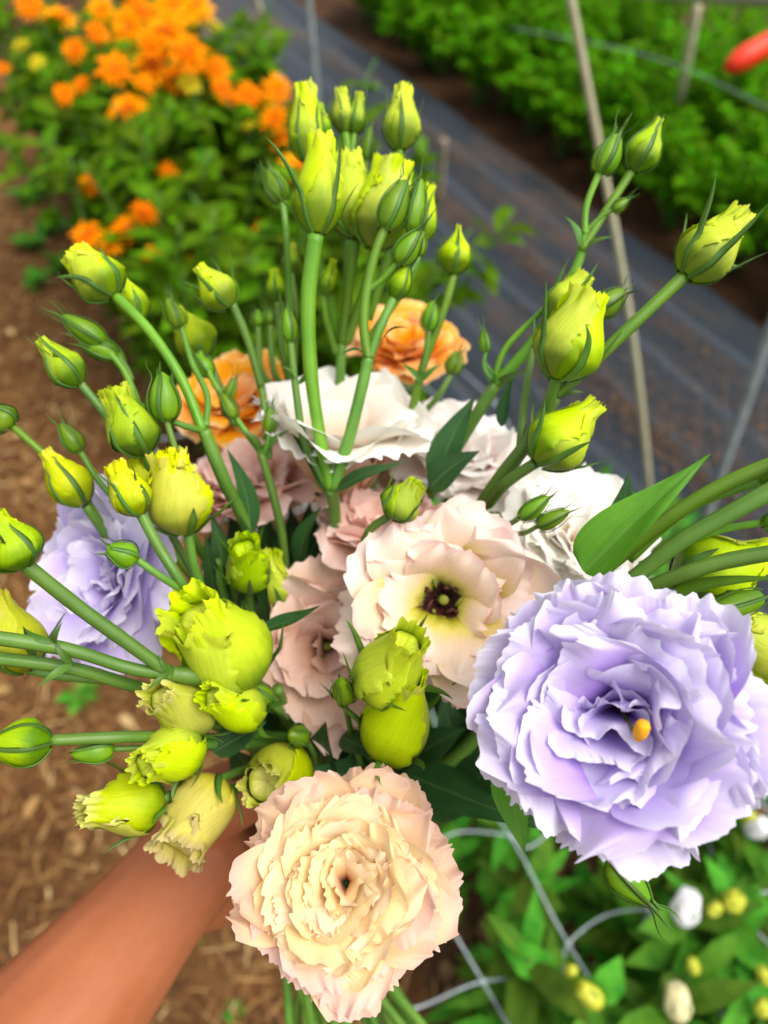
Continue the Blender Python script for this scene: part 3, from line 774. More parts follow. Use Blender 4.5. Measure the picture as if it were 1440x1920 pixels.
g = GP(1236, 1020); rod('support_rod', (1236, 1020), (1058, -70, depth_for(1058, -70, reach(g)*1.02)), .0066, 'bamboo', 'long pale bent rod standing in the fabric beside the lime buds', 'rod', (.02, 0, 0))
g = GP(1316, 1000); rod('pipe', (1316, 1000), (1466, 560, depth_for(1466, 560, reach(g)*1.04)), .011, 'steel', 'grey metal pipe leaning at the bed edge above the thick green stalks', 'pipe')
g = GP(610, 330); rod('pipe', (608, 340), (574, -60, depth_for(574, -60, reach(g)*1.0)), .012, 'steel', 'grey metal pipe standing behind the tallest lime buds', 'pipe')
g = GP(560, 260); rod('support_rod', (556, 262), (470, -50, depth_for(470, -50, reach(g)*1.0)), .010, 'bamboo', 'straight pale rod between the orange daisies and the grey pipe', 'rod')
g = GP(320, 560); rod('wooden_stake', (320, 560), (312, 344, depth_for(312, 344, reach(g)*.95)), .0145, 'wood', 'weathered wooden stake with a round top among orange daisies', 'stake')
g = GP(822, 400); rod('wooden_stake', (822, 400), (832, 262, depth_for(832, 262, reach(g)*.98)), .014, 'wood', 'short weathered stake poking out of the black fabric', 'stake')
g = GP(1250, 330); rod('wooden_stake', (1250, 330), (1308, 10, depth_for(1308, 10, reach(g)*1.0)), .016, 'bamboo', 'pale stake standing in the feathery row under the wooden rail', 'stake')
# rail on a post: only its underside dips into view
ra, rb = P(1308, -8, 2.42), P(2600, 25, .7)
d_ = (rb-ra)/np.linalg.norm(rb-ra)
t = empty('wooden_rail', (float(rb[0]), float(rb[1]), 0), 'pale wooden rail resting on the stake above the red handle', 'rail')
tube('rail', [ra-d_*1.2, ra, (ra+rb)/2, rb+d_*.1], .022, MAT['bamboo'], t, 12, 10, .04, np.random.default_rng(1))
tube('post', [np.array([rb[0], rb[1], -.03]), rb+np.array([0, 0, .04])], [.022, .02], MAT['bamboo'], t, 10, 10)
# red handle of a hand tool hanging from the rail
h0, h1 = P(1362, 128, 1.5), P(1520, 36, 1.5)
dh = (h1-h0); Lh = np.linalg.norm(dh); dh /= Lh
t = empty('hand_tool', h1, 'hand tool with a bright red rounded handle below the wooden rail', 'tool')
tt = np.linspace(0, 1, 14)
C = h0+np.outer(tt*Lh, dh); R_ = .025*np.array([.35, .75, .95, 1, 1, .97, .95, .93, .92, .92, .93, .9, .85, .7])
o = add('handle', grid_mesh('handle', tube_grid(C-C[0], R_, 14), MAT['handle'], True), t, Matrix.Translation(Vector(C[0])))
tube('shaft', [h1-dh*.02, h1+dh*.16, h1+dh*.3+np.array([0, 0, .02])], [.007, .006, .006], MAT['metal_dull'], t, 8, 8)
hk = h1+dh*.05
rk = ra+d_*float(np.dot(hk-ra, d_))
tube('cord', [hk, (hk+rk)/2+np.array([.005, 0, -.01]), rk], .002, MAT['net'], t, 6, 6)
# wire over the far row
wp = [P(960, 52, 2.5), P(1090, 76, 2.35), P(1200, 100, 2.25), P(1290, 130, 2.15), P(1400, 182, 2.0), P(1560, 262, 1.85)]
tag(tube('wire', wp, .0011, MAT['net'], None, 6, 8), 'thin pale wire strung over the feathery green row', 'wire')
# support net: square mesh of pale twine with knots
net = empty('support_net', rw(0, V_FAB0-.3, .42), 'pale square-mesh support net stretched over the young lisianthus', 'net')
rng = np.random.default_rng(8)
NU_, NV_, SP_ = 16, 6, .15
ang = math.radians(-9)
n00, n01 = GP(905, 1840, .42), GP(1065, 1770, .42)
def node(i, j):
    rr = np.random.default_rng(i*31+j+500)
    jit = rr.normal(size=3)*np.array([.010, .010, .008])
    if (i, j) in ((0, 0), (0, 1)): jit = jit*0
    return n00+RU*(i*.125)+(n01-n00)*j+jit
NI, NJ = range(-6, 9), range(-1, 6)
for j in NJ:
    tube('strand', [node(i, j) for i in NI], .0014, MAT['net'], net, 5, 4)
for i in NI:
    pts = []
    for j in NJ:
        pts.append(node(i, j))
        if j < 5:
            rr = np.random.default_rng(i*7+j+90)
            pts.append((node(i, j)+node(i, j+1))/2+np.array([rr.normal()*.02, rr.normal()*.02, -.02]))
    tube('strand', pts, .0014, MAT['net'], net, 5, 5)
kn = None
for i in NI:
    for j in NJ:
        p = node(i, j)
        if kn is None:
            t5 = np.linspace(-1, 1, 5); kn = grid_mesh('knot', tube_grid(np.stack([0*t5, 0*t5, t5*.005], -1), .0042*np.array([.4, .85, 1, .85, .4]), 7), MAT['net'], True)
        add('knot', kn, net, Matrix.Translation(Vector(p)))
# small weeds on the path
for k, (x, y, s) in enumerate([(352, 1758, .02), (150, 1310, .035), (165, 1285, .03), (440, 1900, .02), (60, 470, .06), (100, 440, .06), (70, 540, .05), (120, 510, .06), (60, 380, .07)]):
    b0 = GP(x, y, .02); r = np.random.default_rng(60+k); items = []
    t = empty('weed', b0, ('low leafy weed at the edge of the straw path beside the orange daisies' if k > 3 else 'tiny broad-leaved weed sprouting from the straw mulch'), 'weed', 'weeds on the straw path')
    for j in range(7 if k < 4 else 16):
        a = j*.9+r.normal()*.2; items.append((b0+np.array([0, 0, r.uniform(0, .03)*(k > 3)]), np.array([math.cos(a), math.sin(a), r.uniform(.2, .8)]), s*r.uniform(.8, 1.4), s*.32, np.array([0, 0, 1.])))
    V, F, U = blade_set(r, items); add('leaves', mesh_np('leaves', V, F, U, MAT['foliage_glaucous']), t)
# ------------------------------------------------------------------ the bouquet, stem by stem
CUT = 'cut lisianthus stems held together in the bouquet'
def cut_stem(label, i):
    return empty('lisianthus_stem', foot(i), label, 'flower stem', CUT)
D2 = lambda a, b, c: CV(a, b, c)
def fstem(t, i, base, ax, via=(), w=22):
    pts = [base-ax*.004, base-ax*.035]+list(via)
    return main_stem(t, i, pts, w, w*.85)
DOUBLE = lambda rf=.10, W=.80: [   # count, length, th0, th1, width, ruffle, cup, q, mat
    (5, 1.12, 30, 100, W, rf, 1.7, .9, 0), (5, 1.03, 22, 82, W*.92, rf, 1.4, .95, 0), (4, .90, 14, 62, W*.82, rf, 1.2, 1., 0),
    (4, .74, 8, 44, W*.68, rf*.9, 1.0, 1., 0), (3, .56, 2, 26, W*.52, rf*.8, .9, 1., 0)]

# 1 - the large lavender bloom
t = cut_stem('lisianthus stem with the largest, pale lavender double bloom and one yellow anther', 0)
fl, b, ax = flower(t, (1152, 1338, .225), 262, D2(-.40, .12, .91), [
    (6, 1.14, 30, 96, .72, .085, 1.9, .8, 0), (5, 1.10, 24, 86, .78, .10, 1.7, .85, 0), (5, 1.0, 16, 74, .76, .12, 1.5, .95, 0), (4, .88, 10, 58, .7, .12, 1.3, 1., 0),
    (4, .74, 8, 46, .56, .11, 1.1, 1., 0), (3, .62, 4, 30, .52, .08, 1.1, 1., 0), (2, .5, -2, 22, .42, .06, 1.0, 1., 0)], [MAT['lavender']], 11, teeth=.022, depth=.50, nu=110, nv=30)
an = catmull([P(1196, 1384, .214), P(1203, 1368, .2085), P(1209, 1352, .2075)], 5)
add('anther', grid_mesh('anther', tube_grid(an-an[0], np.interp(np.linspace(0, 1, len(an)), [0, .3, .8, 1], [.0013, .0022, .0022, .0013]), 8), MAT['anther'], True), fl, Matrix.Translation(Vector(an[0])))
fc = catmull([b+ax*.004, (b+an[0])/2+ax*.004, an[0]+(an[1]-an[0])*.5], 6)
add('filament', grid_mesh('filament', tube_grid(fc-fc[0], np.full(len(fc), .0007), 6), MAT['pistil'], True), fl, Matrix.Translation(Vector(fc[0])))
fstem(t, 0, b, ax, [(980, 1500, .31)], 24)
stem(t, [(985, 1505, .31), (1070, 1560, .285), (1140, 1612, .262)], 15, 13)
bud(t, (1140, 1612, .262), (1222, 1698, .258), 62, 'green', 3, slen=1.25)
leaf(t, (948, 1430, .262), (984, 1600, .25), 66, 'leaf', D2(-.2, .2, 1), .05, .15, 4)
leaf(t, (765, 1452, .325), (1062, 1566, .275), 96, 'leaf_dark', D2(.1, .9, .5), .04, .2, 5)
leaf(t, (860, 1500, .32), (1000, 1390, .285), 80, 'leaf_dark', D2(-.2, .5, .8), .05, .2, 6)

# 2 - the cream peach bloom
t = cut_stem('lisianthus stem with the cream peach, tightly frilled bloom in front of the wrist', 1)
fl, b, ax = flower(t, (643, 1656, .252), 184, D2(-.03, .46, .88), [
    (5, 1.16, 36, 104, .84, .06, 2.0, .8, 1), (5, 1.06, 32, 92, .80, .06, 1.7, .85, 1), (5, .98, 27, 78, .76, .06, 1.4, .9, 0), (5, .90, 22, 64, .70, .06, 1.25, .95, 0),
    (5, .82, 17, 51, .62, .055, 1.15, 1., 0), (5, .74, 12, 39, .54, .055, 1.05, 1., 0), (4, .67, 6, 28, .48, .05, 1.0, 1., 0), (3, .60, 0, 18, .46, .045, 1.0, 1., 0)],
    [MAT['peach'], MAT['peach_skirt']], 23, teeth=.022, depth=.5, nu=100, nv=26, fmul=1.7)
fstem(t, 1, b, ax, [], 22)

# 3 - the open blush bloom with a dark eye
t = cut_stem('lisianthus stem with a wide open blush bloom showing its dark brown eye', 2)
fl, b, ax = flower(t, (832, 1125, .292), 176, D2(-.05, .12, .99), [
    (5, 1.10, 30, 100, .86, .085, 2.0, .75, 0), (4, .98, 26, 82, .84, .09, 1.6, .8, 0), (4, .80, 30, 60, .62, .085, 1.4, .95, 0)],
    [MAT['blush']], 37, teeth=.028, depth=.46, throat=True, nu=80, nv=24, fmul=1.2)
fstem(t, 2, b, ax, [(720, 1330, .37)], 22)
stem(t, [(690, 1420, .345), (690, 1360, .32), (705, 1300, .29)], 18, 16)
bud(t, (703, 1296, .288), (768, 1196, .258), 122, 'lime', 5, tipw=.5, spread=.5, slen=.8, frill=.8)
stem(t, [(680, 1450, .35), (710, 1430, .325), (735, 1408, .305)], 18, 16)
bud(t, (728, 1410, .305), (762, 1268, .268), 122, 'lime', 6, tipw=.5, spread=.5, slen=.7, frill=.8)
stem(t, [(680, 1450, .35), (660, 1380, .32), (645, 1312, .29)], 13, 11)
bud(t, (648, 1312, .29), (638, 1272, .268), 42, 'green', 7, slen=1.0)
leaf(t, (640, 1380, .32), (735, 1425, .30), 44, 'leaf_dark', D2(0, .6, .8), .08, .2, 8)

# 4 - dusky pink bloom in the shade
t = cut_stem('lisianthus stem with a dusky pink bloom shaded between lime buds and blush bloom', 3)
fl, b, ax = flower(t, (612, 1215, .335), 150, D2(.05, .1, .98), [
    (5, 1.12, 34, 104, .8, .08, 1.8, .8, 0), (5, .98, 26, 82, .72, .085, 1.5, .9, 0), (4, .80, 18, 54, .58, .08, 1.2, .95, 0), (3, .62, 10, 32, .46, .07, 1., 1., 0)],
    [MAT['dusky']], 43, teeth=.028, depth=.45, throat=True, nu=56, nv=18, fmul=1.2)
fstem(t, 3, b, ax, [], 20)
stem(t, [(600, 1480, .36), (590, 1420, .33), (570, 1382, .31)], 13, 11)
bud(t, (572, 1382, .31), (540, 1376, .30), 40, 'green', 8, slen=1.0)

# 5 - pink ruffled bloom behind
t = cut_stem('lisianthus stem with a pink side-on bloom and one small lime bud arching before it', 4)
fl, b, ax = flower(t, (712, 955, .345), 132, D2(-.10, .85, .52), DOUBLE(.11), [MAT['pink']], 51, teeth=.03, depth=.75, nu=52, nv=16)
fstem(t, 4, b, ax, [], 20)
stem(t, [(640, 1190, .345), (665, 1080, .315), (690, 1000, .298), (728, 968, .29)], 18, 15)
bud(t, (730, 968, .29), (782, 908, .284), 74, 'lime_green', 9, tipw=.5, spread=.3, slen=.95, frill=.6)

# 6 - big white cup
t = cut_stem('lisianthus stem with the broad white cup whose rim folds over its beige outside', 5)
fl, b, ax = flower(t, (648, 806, .355), 190, D2(.08, .84, .52), [
    (6, 1.24, 14, 104, .8, .06, 1.35, 2.0, 0), (5, 1.1, 12, 84, .74, .07, 1.3, 1.7, 0), (4, .9, 10, 54, .64, .08, 1.3, 1., 0), (3, .72, 4, 36, .5, .07, 1.1, 1., 0)],
    [MAT['white_cup']], 61, teeth=.026, depth=.72, nu=72, nv=24)
fstem(t, 5, b, ax, [(600, 1100, .385)], 22)

# 7 - white and pink bloom behind the right spray
t = cut_stem('lisianthus stem with a white bloom flushed pink behind dark folded leaves', 6)
fl, b, ax = flower(t, (868, 832, .385), 135, D2(.2, .72, .66), DOUBLE(.11), [MAT['white_pink']], 71, depth=.6, nu=52, nv=16)
fstem(t, 6, b, ax, [], 20)
leaf(t, (818, 905, .335), (893, 742, .33), 62, 'leaf_dark', D2(-.3, .2, .9), .04, .3, 10)
leaf(t, (806, 915, .33), (900, 845, .322), 60, 'leaf_dark', D2(.2, .5, .8), .04, .3, 12)

# 8 - creamy white bloom between blush and lavender
t = cut_stem('lisianthus stem with a creamy white bloom and two slim green buds over the fabric', 7)
fl, b, ax = flower(t, (1085, 1000, .335), 138, D2(.18, .5, .85), DOUBLE(.10), [MAT['white']], 83, depth=.5, nu=56, nv=18)
fstem(t, 7, b, ax, [(900, 1250, .38)], 20)
stem(t, [(900, 1130, .36), (930, 1010, .325), (972, 972, .292)], 14, 10)
bud(t, (975, 972, .292), (1034, 928, .288), 34, 'green', 13, slen=1.1)
bud(t, (1006, 988, .292), (1072, 956, .288), 32, 'green', 14, slen=1.1)
stem(t, [(945, 1000, .31), (980, 1000, .298), (1006, 988, .292)], 10, 9)
leaf(t, (1128, 1040, .285), (1180, 884, .272), 58, 'leaf_dark', D2(-.2, .3, .9), .05, .3, 15)

# 9 - pink bloom at the back left
t = cut_stem('lisianthus stem with a shell pink bloom below the apricot one', 8)
fl, b, ax = flower(t, (455, 890, .375), 134, D2(-.15, .82, .56), DOUBLE(.11), [MAT['pink']], 91, depth=.6, nu=52, nv=16)
fstem(t, 8, b, ax, [], 20)

# 10 - apricot bloom left, 11 - apricot bloom behind the tall buds
t = cut_stem('lisianthus stem with an apricot bloom behind thin bud stalks, above the shell pink one', 9)
fl, b, ax = flower(t, (440, 735, .42), 112, D2(-.12, .62, .78), DOUBLE(.07, .88), [MAT['apricot']], 101, depth=.6, nu=52, nv=16)
fstem(t, 9, b, ax, [(500, 1050, .42)], 20)
for k, (bp, tp, w, kd) in enumerate([((520, 565, .375), (514, 508, .375), 38, 'lime_green'), ((506, 608, .38), (503, 575, .38), 27, 'green'), ((484, 612, .38), (482, 578, .38), 24, 'green'),
                                     ((546, 512, .37), (546, 458, .37), 34, 'lime_green'), ((530, 378, .345), (503, 312, .345), 44, 'green')]):
    bud(t, bp, tp, w, kd, 20+k, slen=1.15)
    stem(t, [bp, (bp[0]+8, bp[1]+90, bp[2]+.005), (545, 760, .40), (520, 900, .42)], 12, 14)
t = cut_stem('lisianthus stem with an apricot bloom seen between tall stalks and dark fabric', 10)
fl, b, ax = flower(t, (762, 632, .43), 105, D2(.1, .6, .8), DOUBLE(.07, .88), [MAT['apricot']], 113, depth=.6, nu=52, nv=16)
fstem(t, 10, b, ax, [(690, 950, .43)], 20)
for k, (bp, tp, w, kd) in enumerate([((850, 515, .345), (860, 425, .342), 66, 'lime'), ((803, 622, .345), (812, 560, .342), 33, 'green'), ((846, 702, .375), (860, 655, .375), 32, 'green')]):
    bud(t, bp, tp, w, kd, 30+k, tipw=.12, slen=.9 if k == 0 else 1.1, frill=.35, hug=.5)
stem(t, [(850, 515, .345), (832, 580, .347), (795, 680, .352), (775, 760, .36), (745, 900, .40)], 17, 16, 'stem_lime')
stem(t, [(803, 622, .345), (800, 660, .348), (790, 700, .352)], 12, 12)
stem(t, [(846, 702, .375), (820, 745, .375), (780, 800, .385), (740, 930, .41)], 12, 13)
bracts(t, (790, 715, .35), GAXIS, 50, 3, 2)

# 12 - lavender bloom at the left
t = cut_stem('lisianthus stem with a pale lavender bloom beside the straw path and yellow buds', 11)
fl, b, ax = flower(t, (172, 1082, .325), 172, D2(-.42, .12, .9), [
    (5, 1.14, 26, 96, .82, .08, 1.8, .85, 0), (5, 1.04, 20, 80, .76, .09, 1.5, .9, 0), (4, .92, 14, 64, .66, .09, 1.3, .95, 0), (4, .76, 8, 46, .54, .09, 1.1, 1., 0), (3, .6, 2, 30, .44, .08, 1., 1., 0), (3, .46, 0, 16, .34, .06, .9, 1., 0)],
    [MAT['lavender_pale']], 127, teeth=.026, depth=.62, nu=68, nv=20)
fstem(t, 11, b, ax, [(420, 1330, .37)], 20)
stem(t, [(264, 962, .279), (300, 1030, .28), (350, 1110, .285), (420, 1240, .32), (480, 1400, .36)], 20, 20)
bud(t, (264, 964, .279), (214, 872, .272), 74, 'yellow', 40, tipw=.45, spread=.35, slen=1.05, hug=.6)
stem(t, [(255, 1048, .272), (300, 1080, .276), (355, 1115, .287)], 15, 15)
bud(t, (255, 1048, .272), (196, 1026, .264), 48, 'green', 41, slen=1.1)
stem(t, [(352, 1000, .295), (372, 1090, .305), (430, 1240, .33)], 18, 20)
bud(t, (350, 1000, .295), (312, 852, .285), 116, 'yellow', 42, tipw=.5, spread=.5, slen=.5, hug=.25, frill=1.5)
bud(t, (285, 925, .305), (252, 862, .30), 56, 'yellow', 43, tipw=.5, spread=.3, slen=.7, frill=1.4)
stem(t, [(285, 925, .305), (320, 1000, .31), (372, 1090, .318)], 14, 14)

# 13 - tall spray in the middle
t = cut_stem('lisianthus spray of tall lime buds forking from one node above the pink bloom', 12)
main_stem(t, 12, [(622, 915, .325), (628, 985, .345), (620, 1150, .378)], 22, 26)
stem(t, [(620, 918, .325), (600, 820, .318), (582, 690, .312), (578, 560, .306), (592, 440, .30)], 22, 32, 'stem_lime')
bud(t, (594, 442, .30), (604, 262, .298), 90, 'lime', 50, tipw=.52, spread=.5, slen=.85, hug=.25, frill=1.0)
stem(t, [(624, 918, .325), (655, 820, .317), (680, 720, .312), (690, 672, .31)], 24, 22)
stem(t, [(690, 674, .31), (682, 610, .308), (688, 540, .306), (705, 470, .304), (722, 428, .303)], 19, 18, 'stem_lime')
bud(t, (720, 432, .303), (764, 330, .30), 52, 'green', 51, slen=1.12)
bud(t, (768, 436, .307), (790, 326, .304), 42, 'green', 52, slen=1.12)
stem(t, [(692, 672, .31), (715, 610, .309), (738, 560, .309)], 19, 18)
bud(t, (738, 562, .309), (768, 482, .305), 40, 'lime_green', 53, tipw=.2, spread=.12, slen=1.25, hug=.6, frill=.4)
stem(t, [(688, 545, .306), (715, 525, .305), (745, 492, .303)], 12, 12, 'stem_lime')
bud(t, (744, 494, .303), (790, 430, .299), 46, 'green', 54, slen=1.35)
stem(t, [(745, 500, .303), (768, 470, .305), (770, 436, .307)], 10, 10)
bud(t, (786, 482, .308), (792, 428, .306), 24, 'green', 55)
stem(t, [(738, 540, .305), (766, 515, .307), (786, 482, .308)], 10, 9)
stem(t, [(615, 915, .325), (572, 830, .32), (556, 740, .316), (545, 640, .312)], 17, 14)
bud(t, (545, 642, .312), (538, 572, .31), 32, 'green', 56, slen=1.25)
leaf(t, (632, 918, .32), (762, 866, .312), 38, 'leaf_dark', D2(-.1, .7, .7), .10, .2, 57)
leaf(t, (612, 918, .326), (545, 812, .322), 40, 'leaf_dark', D2(.5, .3, .8), .04, .3, 58)
leaf(t, (690, 672, .309), (636, 668, .304), 17, 'leaf_dark', D2(0, .8, .6), .25, .2, 59)
leaf(t, (716, 640, .308), (768, 616, .303), 17, 'leaf_dark', D2(0, .8, .6), .2, .2, 60)
bracts(t, (560, 720, .316), GAXIS, 55, 61)

# 14 - tall spray behind
t = cut_stem('lisianthus spray reaching highest, its lime buds standing against orange flowers and fabric', 13)
main_stem(t, 13, [(640, 640, .37), (635, 800, .385), (625, 1000, .40), (600, 1250, .40)], 20, 22)
for k, (pts, w, bd) in enumerate([
        ([(640, 640, .37), (600, 500, .352), (578, 400, .345), (576, 302, .34)], 20, ((576, 304, .34), (572, 168, .338), 64, 'lime', .6, .15, .95)),
        ([(585, 420, .346), (602, 330, .343), (606, 262, .342)], 12, ((606, 264, .342), (600, 196, .34), 34, 'lime_green', .3, .1, 1.05)),
        ([(650, 600, .366), (655, 450, .36), (655, 330, .355), (648, 250, .352)], 20, ((646, 250, .352), (640, 170, .35), 42, 'lime', .5, .15, 1.0)),
        ([(655, 330, .355), (660, 285, .353), (664, 250, .352)], 14, ((664, 252, .352), (674, 178, .35), 38, 'lime_green', .4, .15, 1.15)),
        ([(690, 600, .362), (735, 450, .352), (742, 340, .346), (749, 280, .342)], 18, ((749, 282, .342), (757, 168, .34), 68, 'lime', .45, .2, 1.02)),
        ([(655, 450, .36), (684, 360, .357), (687, 300, .355)], 10, ((687, 302, .355), (696, 232, .353), 24, 'green', .3, .2, 1.1)),
        ([(640, 640, .37), (655, 540, .345), (668, 450, .333)], 20, ((668, 446, .333), (650, 298, .33), 92, 'lime', .62, .2, .6)),
        ([(650, 640, .37), (685, 540, .342), (700, 470, .328)], 20, ((700, 468, .328), (738, 308, .322), 112, 'lime', .62, .25, .6)),
        ([(690, 640, .362), (770, 520, .345), (786, 455, .34)], 16, ((786, 458, .34), (802, 352, .338), 52, 'lime', .5, .2, 1.0)),
        ([(630, 660, .37), (612, 600, .355), (605, 552, .35)], 13, ((605, 554, .35), (626, 488, .347), 34, 'lime_green', .35, .1, 1.0))]):
    stem(t, pts, w, w*.85, 'stem_lime')
    bp, tp, bw, kd, tw_, sp, sl = bd
    bud(t, bp, tp, bw, kd, 70+k, tipw=tw_, spread=sp, slen=sl, hug=.5)
bracts(t, (640, 640, .37), GAXIS, 50, 82)

# 15 - left spray over the straw
t = cut_stem('lisianthus spray forking over the apricot bloom into round lime buds', 14)
main_stem(t, 14, [(382, 806, .305), (420, 900, .315), (470, 1010, .34), (520, 1200, .37)], 24, 26)
stem(t, [(380, 808, .305), (340, 710, .305), (280, 620, .307), (214, 552, .31)], 20, 20, 'stem_lime')
bud(t, (216, 556, .31), (142, 476, .306), 92, 'lime', 90, tipw=.6, spread=.45, slen=.95, frill=.6, hug=.4)
bud(t, (262, 598, .326), (226, 516, .33), 58, 'lime', 91, tipw=.25, spread=.1, slen=.5, frill=.4)
stem(t, [(300, 655, .308), (282, 625, .318), (262, 598, .326)], 12, 12)
stem(t, [(380, 808, .305), (350, 800, .297), (325, 790, .293)], 13, 12)
stem(t, [(312, 788, .292), (325, 830, .293), (345, 890, .297), (380, 960, .32)], 12, 14)
bud(t, (312, 790, .292), (304, 692, .288), 58, 'green', 92, slen=1.05)
stem(t, [(386, 800, .305), (388, 740, .315), (360, 680, .325), (340, 612, .33)], 13, 11)
bud(t, (340, 614, .33), (312, 556, .328), 36, 'green', 93, slen=1.15)
bud(t, (388, 668, .35), (332, 582, .346), 78, 'lime', 94, tipw=.3, spread=.1, slen=.4, frill=.3)
stem(t, [(388, 668, .35), (410, 720, .352), (440, 800, .355)], 14, 14)
leaf(t, (470, 1000, .335), (425, 840, .318), 40, 'leaf_dark', D2(.4, .3, .8), .02, .3, 95)

# 16 - the second left spray
t = cut_stem('lisianthus spray with one pointed lime bud rising past the apricot bloom', 15)
main_stem(t, 15, [(490, 850, .33), (520, 960, .338), (535, 1060, .35), (545, 1250, .375)], 18, 18)
stem(t, [(490, 726, .335), (465, 640, .33), (436, 570, .325)], 16, 17)
stem(t, [(505, 860, .332), (500, 790, .334), (490, 726, .335)], 13, 13)
bud(t, (432, 576, .325), (374, 502, .32), 74, 'lime', 100, tipw=.3, spread=.5, slen=1.15, frill=.5, hug=.3)
stem(t, [(490, 850, .33), (440, 780, .33), (400, 715, .332), (375, 660, .335)], 13, 11, 'stem_lime')
for k, (bp, tp, w) in enumerate([((440, 785, .328), (415, 735, .326), 30), ((395, 705, .335), (365, 660, .335), 34), ((505, 812, .325), (508, 760, .323), 26), ((425, 752, .33), (442, 705, .328), 20)]):
    bud(t, bp, tp, w, 'green', 101+k, slen=1.2)
stem(t, [(493, 855, .33), (500, 835, .327), (505, 812, .325)], 10, 9)
bracts(t, (492, 850, .33), GAXIS, 60, 106)

# 17 - far left spray
t = cut_stem('lisianthus spray leaning out over the straw path with five long-necked buds', 16)
main_stem(t, 16, [(240, 840, .31), (330, 960, .33), (430, 1130, .36)], 20, 20)
stem(t, [(262, 870, .31), (200, 780, .305), (148, 716, .302)], 16, 17)
bud(t, (150, 722, .302), (78, 640, .296), 66, 'lime_green', 110, tipw=.35, spread=.2, slen=1.15, hug=.7, frill=.5)
stem(t, [(300, 920, .325), (265, 780, .322), (235, 700, .32), (200, 655, .318)], 15, 12, 'stem_lime')
bud(t, (196, 645, .318), (112, 588, .312), 42, 'green', 111, slen=1.2)
bud(t, (222, 668, .322), (142, 640, .316), 38, 'green', 112, slen=1.15)
stem(t, [(248, 712, .321), (238, 690, .322), (222, 668, .322)], 10, 10)
bud(t, (232, 690, .325), (190, 628, .325), 28, 'green', 113, slen=1.1)
stem(t, [(330, 960, .33), (290, 900, .305), (272, 850, .295)], 18, 18)
bud(t, (272, 852, .295), (212, 732, .286), 92, 'lime_green', 114, tipw=.5, spread=.2, slen=.9, hug=.7, frill=1.8)
stem(t, [(150, 846, .315), (200, 920, .32), (300, 1010, .335), (420, 1160, .36)], 11, 14)
bud(t, (150, 848, .315), (112, 790, .312), 36, 'green', 115, slen=1.15)

# 18 - the yellow-green pair at the left edge
t = cut_stem('lisianthus spray with a drooping yellow bud against the lavender bloom and a round green one', 17)
main_stem(t, 17, [(160, 948, .315), (230, 1050, .335), (340, 1200, .365)], 18, 18)
bud(t, (158, 946, .313), (86, 848, .306), 76, 'yellow', 120, tipw=.3, spread=.15, slen=.8, hug=.7, frill=.5)
stem(t, [(20, 796, .305), (80, 850, .306), (150, 920, .318), (230, 1050, .338)], 14, 15, 'stem_lime')
bud(t, (24, 800, .305), (-25, 762, .30), 54, 'green', 121)
leaf(t, (420, 1100, .34), (395, 960, .33), 46, 'leaf_dark', D2(.3, .3, .9), .05, .3, 123)

# 19 - low left stems leaving the frame
t = cut_stem('lisianthus spray reaching level over the straw with thick stalks and plump edge buds', 18)
main_stem(t, 18, [(320, 1262, .275), (390, 1278, .285), (460, 1340, .32), (510, 1470, .365)], 26, 28)
stem(t, [(318, 1262, .275), (240, 1205, .268), (150, 1140, .26), (44, 1056, .25)], 24, 30)
bud(t, (46, 1062, .25), (-12, 968, .242), 104, 'lime_green', 130, tipw=.4, spread=.15, slen=.9, hug=.75, frill=.5)
stem(t, [(322, 1266, .275), (240, 1252, .272), (120, 1216, .262), (-60, 1188, .25)], 22, 28)
stem(t, [(420, 1300, .30), (280, 1292, .29), (130, 1252, .272), (-60, 1228, .26)], 22, 26)
bud(t, (50, 1256, .285), (-15, 1122, .275), 112, 'yellow', 131, tipw=.45, spread=.5, slen=.7, frill=.6)
stem(t, [(50, 1256, .285), (110, 1268, .29), (200, 1275, .295)], 16, 18)
bud(t, (-60, 1188, .25), (-120, 1160, .245), 60, 'lime', 132)
bud(t, (-60, 1228, .26), (-140, 1220, .255), 60, 'lime', 133)
bracts(t, (135, 1245, .262), D2(-1, .2, 0), 60, 134, 3)
bracts(t, (100, 1205, .258), D2(-.3, 1, 0), 60, 135, 2)
bracts(t, (318, 1262, .272), D2(-1, .2, 0), 44, 136, 2)

# 20 - the cluster of lime and cream buds above the wrist
t = cut_stem('lisianthus spray with a crowd of frilled lime and cream buds above the wrist', 19)
main_stem(t, 19, [(520, 1290, .32), (545, 1360, .345), (555, 1460, .375)], 22, 22)
stem(t, [(540, 1350, .342), (500, 1300, .315), (462, 1262, .30)], 22, 22)
bud(t, (474, 1268, .302), (352, 1146, .272), 150, 'lime', 140, tipw=.62, spread=.5, slen=.42, hug=.25, frill=1.7)
stem(t, [(545, 1360, .345), (520, 1330, .32), (480, 1325, .30)], 20, 20)
bud(t, (482, 1336, .303), (392, 1306, .272), 88, 'lime', 141, tipw=.5, spread=.6, slen=.5, frill=1.2)
bud(t, (384, 1352, .298), (292, 1302, .268), 96, 'cream', 142, tipw=.5, spread=.6, slen=.5, frill=1.3)
stem(t, [(540, 1380, .35), (450, 1375, .32), (384, 1352, .298)], 18, 18)
bud(t, (364, 1396, .29), (264, 1438, .258), 100, 'lime', 143, tipw=.5, spread=.6, slen=.5, frill=1.2)
stem(t, [(545, 1400, .355), (450, 1395, .32), (364, 1396, .29)], 22, 20)
stem(t, [(520, 1400, .35), (380, 1385, .30), (250, 1382, .27), (92, 1388, .257)], 22, 22)
bud(t, (98, 1390, .257), (-40, 1400, .25), 82, 'lime_green', 144, tipw=.3, spread=.1, slen=1.0, hug=.8, frill=.3)
